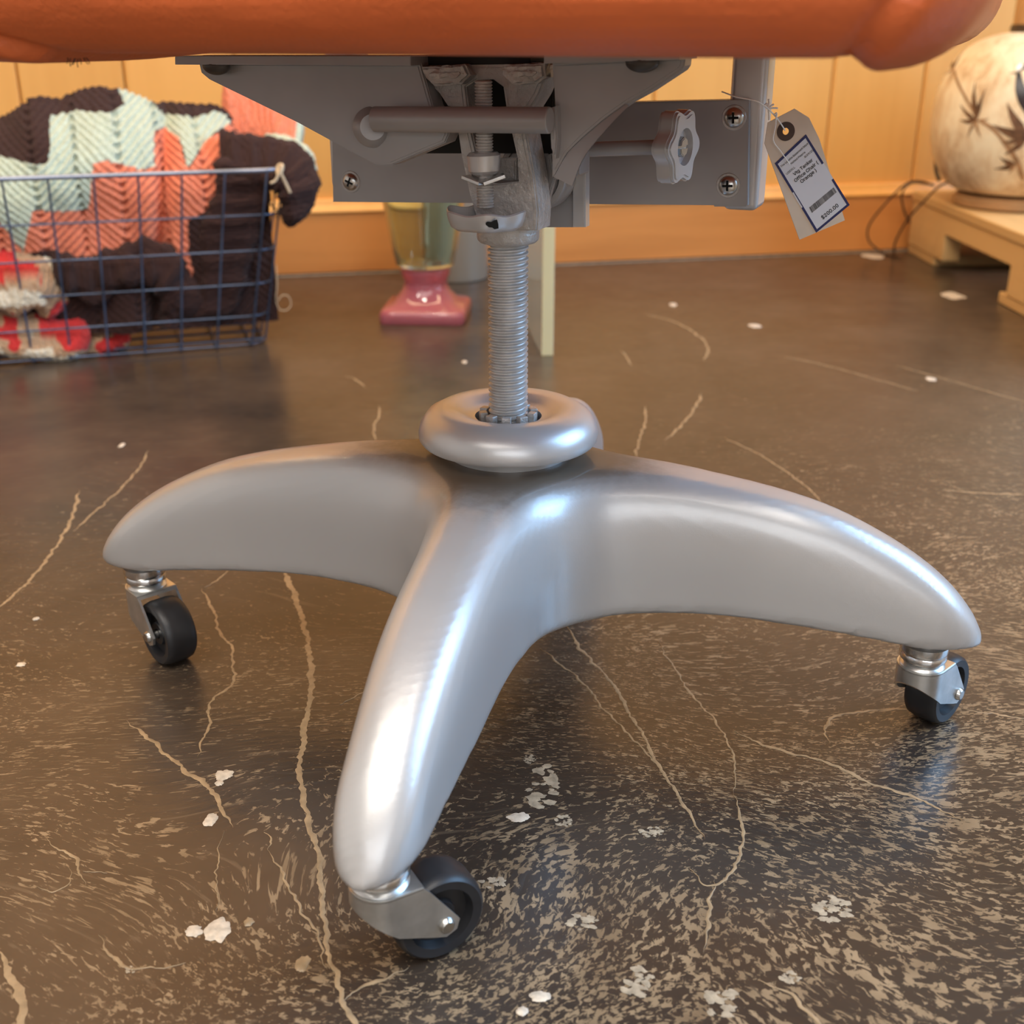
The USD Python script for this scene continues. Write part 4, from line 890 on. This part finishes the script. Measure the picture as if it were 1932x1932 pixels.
stem = [(fw * .96, 14, 0), (fw, 9, .004), (fw, 9, .014), (fw * .965, 9, .020), (fw * .90, 8, .0235), (fw * .72, 5, .028), (.048, 3, .036), (.040, 2.3, .046), (.0365, 2, .056), (.0365, 2, .062), (.040, 2, .071), (.0425, 2, bz - .006), (.040, 2, bz - .0012)]
sv = np.concatenate([np.c_[sq(r, e), np.full(96, z)] for r, e, z in stem]); k_ = len(stem)
sfm = trimesh.Trimesh(np.vstack([sv, [[0, 0, 0]], [[0, 0, bz - .0012]]]), np.vstack([grid_faces(k_, 96, True), [[k_ * 96, (i + 1) % 96, i] for i in range(96)], [[k_ * 96 + 1, (k_ - 1) * 96 + i, (k_ - 1) * 96 + (i + 1) % 96] for i in range(96)]]), process=False)
if sfm.volume < 0: sfm.invert()
obj('foot', sfm, MATS['pink_glass'], gob, smooth=45, label='pink glass stem with square foot')
cy = G(858, 532); cr = .064
obj('glass_cylinder', lathe([(0, .0005), (cr - .002, .0005), (cr, .003), (cr, .28), (cr - .004, .28), (cr - .004, .008), (0, .008)], 80), MATS['frosted_glass'], smooth=40, label='frosted grey glass cylinder vase behind the goblet', cat='vase', at=(cy[0], cy[1] + .05, 0))
a0, a1 = G(1022, 672), G(1044, 672); aw = a1[0] - a0[0]
acr = thing('acrylic_panel', (a0[0], a0[1], .0003), .10, label='thick clear acrylic slab standing on edge behind the chair post', cat='acrylic panel')
obj('slab', box(0, aw, .0025, .30, .0, .335, .0008), MATS['acrylic_clear'], acr)
obj('front_edge', box(0, aw, 0, .0024, .0, .335, .0006), MATS['acrylic_edge'], acr, label='front edge, piped light put into its yellow colour')

# ------------------------------------------------------------------ pallet, lamp and cord
PX, PY0, PY1 = .872, 1.55, 2.600
pal = thing('wooden_pallet', (PX, 0, 0), 0, label='low wooden pallet platform by the wall on the right', cat='pallet')
def stringer(x):
    g = sg.box(PY0, .020, PY1, .112)
    for y0, y1 in ((2.05, 2.385), (1.60, 1.86)):
        g = g.difference(sg.box(y0, 0, y1, .064).buffer(.012).buffer(-.0).intersection(sg.box(y0, -.1, y1, .072)))
    m = prism(g, 0, .036, .0015); v = m.vertices.copy(); m.vertices = np.stack([x + v[:, 2], v[:, 0], v[:, 1]], -1); m.invert() if m.volume < 0 else None
    return m
for x in (0, .27, .55): obj('stringer', stringer(x), MATS['pallet_wood'], pal)
for i in range(4):
    obj('deck_board', box(-.003 + i * .150, .143 + i * .150, PY0 - .004, PY1 + .004, .1125, .132, .003), MATS['pallet_wood'], pal)
for y0, y1 in ((2.435, 2.60), (1.95, 2.085), (1.56, 1.68)):
    obj('bottom_board', box(.002, .59, y0, y1, 0.0004, .0195, .002), MATS['pallet_wood'], pal)

lc = np.array([.995, 2.365]); lz = .1325
lamp = thing('ceramic_lamp', (lc[0], lc[1], lz), 0, label='round cream ceramic lamp painted with brown bamboo, standing on the pallet', cat='lamp')
R = .178
LP = [(.098, .028), (.125, .034), (.150, .060), (.168, .095), (.177, .135), (.178, .170), (.172, .215), (.155, .258), (.128, .290), (.095, .308), (.062, .316), (.045, .318)]
LPs = spline(np.array(LP), 8)
obj('body', lathe([(0, .026)] + [tuple(p) for p in LPs] + [(0, .318)], 128), MATS['lamp_glaze'], lamp, smooth=60, label='cream glazed globe body')
obj('foot', lathe([(0, 0), (.112, 0), (.118, .004), (.119, .016), (.112, .024), (0, .024)], 96), MATS['lamp_foot_glaze'], lamp, smooth=40)
obj('groove_ring', lathe([(0, .0235), (.101, .0235), (.1025, .026), (.101, .0285), (0, .0285)], 96), MATS['lamp_dark'], lamp)
obj('neck_collar', lathe([(0, .3165), (.056, .3165), (.058, .322), (.056, .330), (0, .330)], 64), MATS['lamp_dark'], lamp)
obj('neck', lathe([(0, .330), (.050, .330), (.050, .40), (.03, .41), (0, .41)], 64), MATS['lamp_neck_wood'], lamp, smooth=40)
lr = PC(LPs[:, 1] + lz, LPs[:, 0], extrapolate=True)
def lamp_hit(x, y):
    d_ = ray(x, y)
    for s_ in np.arange(1.9, 2.9, .0015):
        q = EYE + d_ * s_
        if .16 < q[2] < .44 and np.hypot(*(q[:2] - lc)) < float(lr(q[2])): return q
    s_ = ((lc - EYE[:2]) @ d_[:2]) / (d_[:2] @ d_[:2]); q = EYE + d_ * s_; return q
def brush(p, q, wid, bend=0.0, taper=(0, 1, 0), m=14, lift=.0007):
    A0_, A1_ = lamp_hit(*p), lamp_hit(*q); t = np.linspace(0, 1, m); mid = A0_ + (A1_ - A0_) * t[:, None]
    dd = A1_ - A0_; rad_ = np.r_[mid[m // 2][:2] - lc, 0]; rad_ /= np.linalg.norm(rad_); side = np.cross(rad_, dd); side /= np.linalg.norm(side)
    mid = mid + side * (bend * np.sin(t * np.pi))[:, None]; w = wid * .85 * np.interp(t, np.linspace(0, 1, len(taper)), taper)
    rows_ = []
    for o in (-1, 0, 1):
        q_ = mid + side * (w * o)[:, None]; dv_ = q_[:, :2] - lc; r_ = np.array([float(lr(z_)) for z_ in np.clip(q_[:, 2], .16, .435)]) + lift
        q_[:, :2] = lc + dv_ / np.linalg.norm(dv_, axis=1, keepdims=True) * r_[:, None]; rows_.append(q_ - np.r_[lc, lz])
    v_ = np.concatenate(rows_); f_ = grid_faces(3, m); tm = trimesh.Trimesh(v_, f_, process=False)
    if (tm.face_normals @ rad_).sum() < 0: tm.invert()
    return tm
lv, pale = [], []
c1, c2, c3, c4 = (1843, 228), (1800, 128), (1932, 250), (1920, 310)
for tip, w in (((1842, 150), .007), ((1862, 165), .006), ((1812, 196), .005), ((1810, 226), .005)): lv.append(brush(c1, tip, w, .002, (.2, 1, .5, 0)))
for tip in ((1826, 262), (1852, 260), (1868, 222)): pale.append(brush(c1, tip, .004, -.002, (.2, 1, .5, 0)))
for tip in ((1825, 92), (1788, 110)): lv.append(brush(c2, tip, .006, .002, (.2, 1, .4, 0)))
for tip in ((1783, 143), (1793, 155)): pale.append(brush(c2, tip, .004, 0, (.2, 1, .4, 0)))
for tip, w in (((1900, 193), .010), ((1872, 235), .010), ((1893, 268), .006), ((1895, 292), .007)): lv.append(brush((1938, 258), tip, w, .003, (.3, 1, .6, 0)))
for tip in ((1874, 318), (1885, 295)): lv.append(brush((1916, 310), tip, .006, .003, (.2, 1, .4, 0)))
pale.append(brush((1916, 310), (1902, 330), .004, 0, (.2, 1, .4, 0)))
stems = [brush((1850, 228), (1893, 265), .0040, .004, (.8, 1, 1, .9)), brush((1893, 265), (1922, 312), .0050, .002, (1, 1, 1, 1)), brush((1922, 312), (1930, 340), .0050, .0, (1, 1, 1, .6)), brush((1802, 132), (1840, 215), .0030, .004, (1, 1, 1, .7))]
bd_ = obj('painted_leaves', cat_(lv), MATS['lamp_paint'], lamp, smooth=True, label='brown painted bamboo leaves')
obj('painted_pale_leaves', cat_(pale), MATS['lamp_paint_pale'], lamp, smooth=True)
obj('painted_stems', cat_(stems), MATS['lamp_paint_pale'], lamp, smooth=True)
bird = [brush((1922, 137), (1950, 215), .012, -.006, (.35, .8, 1, 1), 14, .001), brush((1922, 132), (1945, 118), .006, 0, (.6, 1, 1), 8, .001), brush((1905, 138), (1924, 137), .0018, 0, (.2, 1), 8, .001)]
obj('painted_bird', cat_(bird), MATS['bird_black'], lamp, smooth=True, label='dark glossy painted bird at the frame edge')
obj('bird_cheek', brush((1918, 132), (1929, 122), .0055, 0, (.6, 1, .7), 8, .0016), MATS['bird_white'], lamp, smooth=True)
def cord(pts, r=.0022, m='cord_brown'):
    q = spline([np.array(p) for p in pts], 10) - np.r_[lc, lz]
    obj('power_cord', tube(q, r, 8), MATS[m], lamp, smooth=True, label='thin dark power cord')
wy = lambda x, y, off=.03: plane_hit(x, y, n0 + nw * off, nw)
cord([W(1800, 338, 2.36), W(1772, 352, 2.38), W(1745, 378, 2.40), W(1712, 415, 2.43), W(1690, 455, 2.50), G(1686, 481, .004)])
cord([W(1762, 350, 2.50), W(1735, 342, 2.50), W(1708, 348, 2.50), W(1670, 385, 2.52), W(1640, 425, 2.55), W(1640, 455, 2.56), G(1668, 478, .004), G(1700, 485, .004)])
cord([W(1760, 348, 2.53), W(1720, 345, 2.53), W(1702, 365, 2.53), W(1705, 395, 2.54), W(1716, 420, 2.55)])
cord([W(1775, 273, 2.52), W(1767, 290, 2.52), W(1766, 320, 2.52), W(1772, 340, 2.50)], .004, 'cord_black')
cord([W(1794, 322, 2.36), W(1798, 345, 2.36)], .004, 'cord_black')
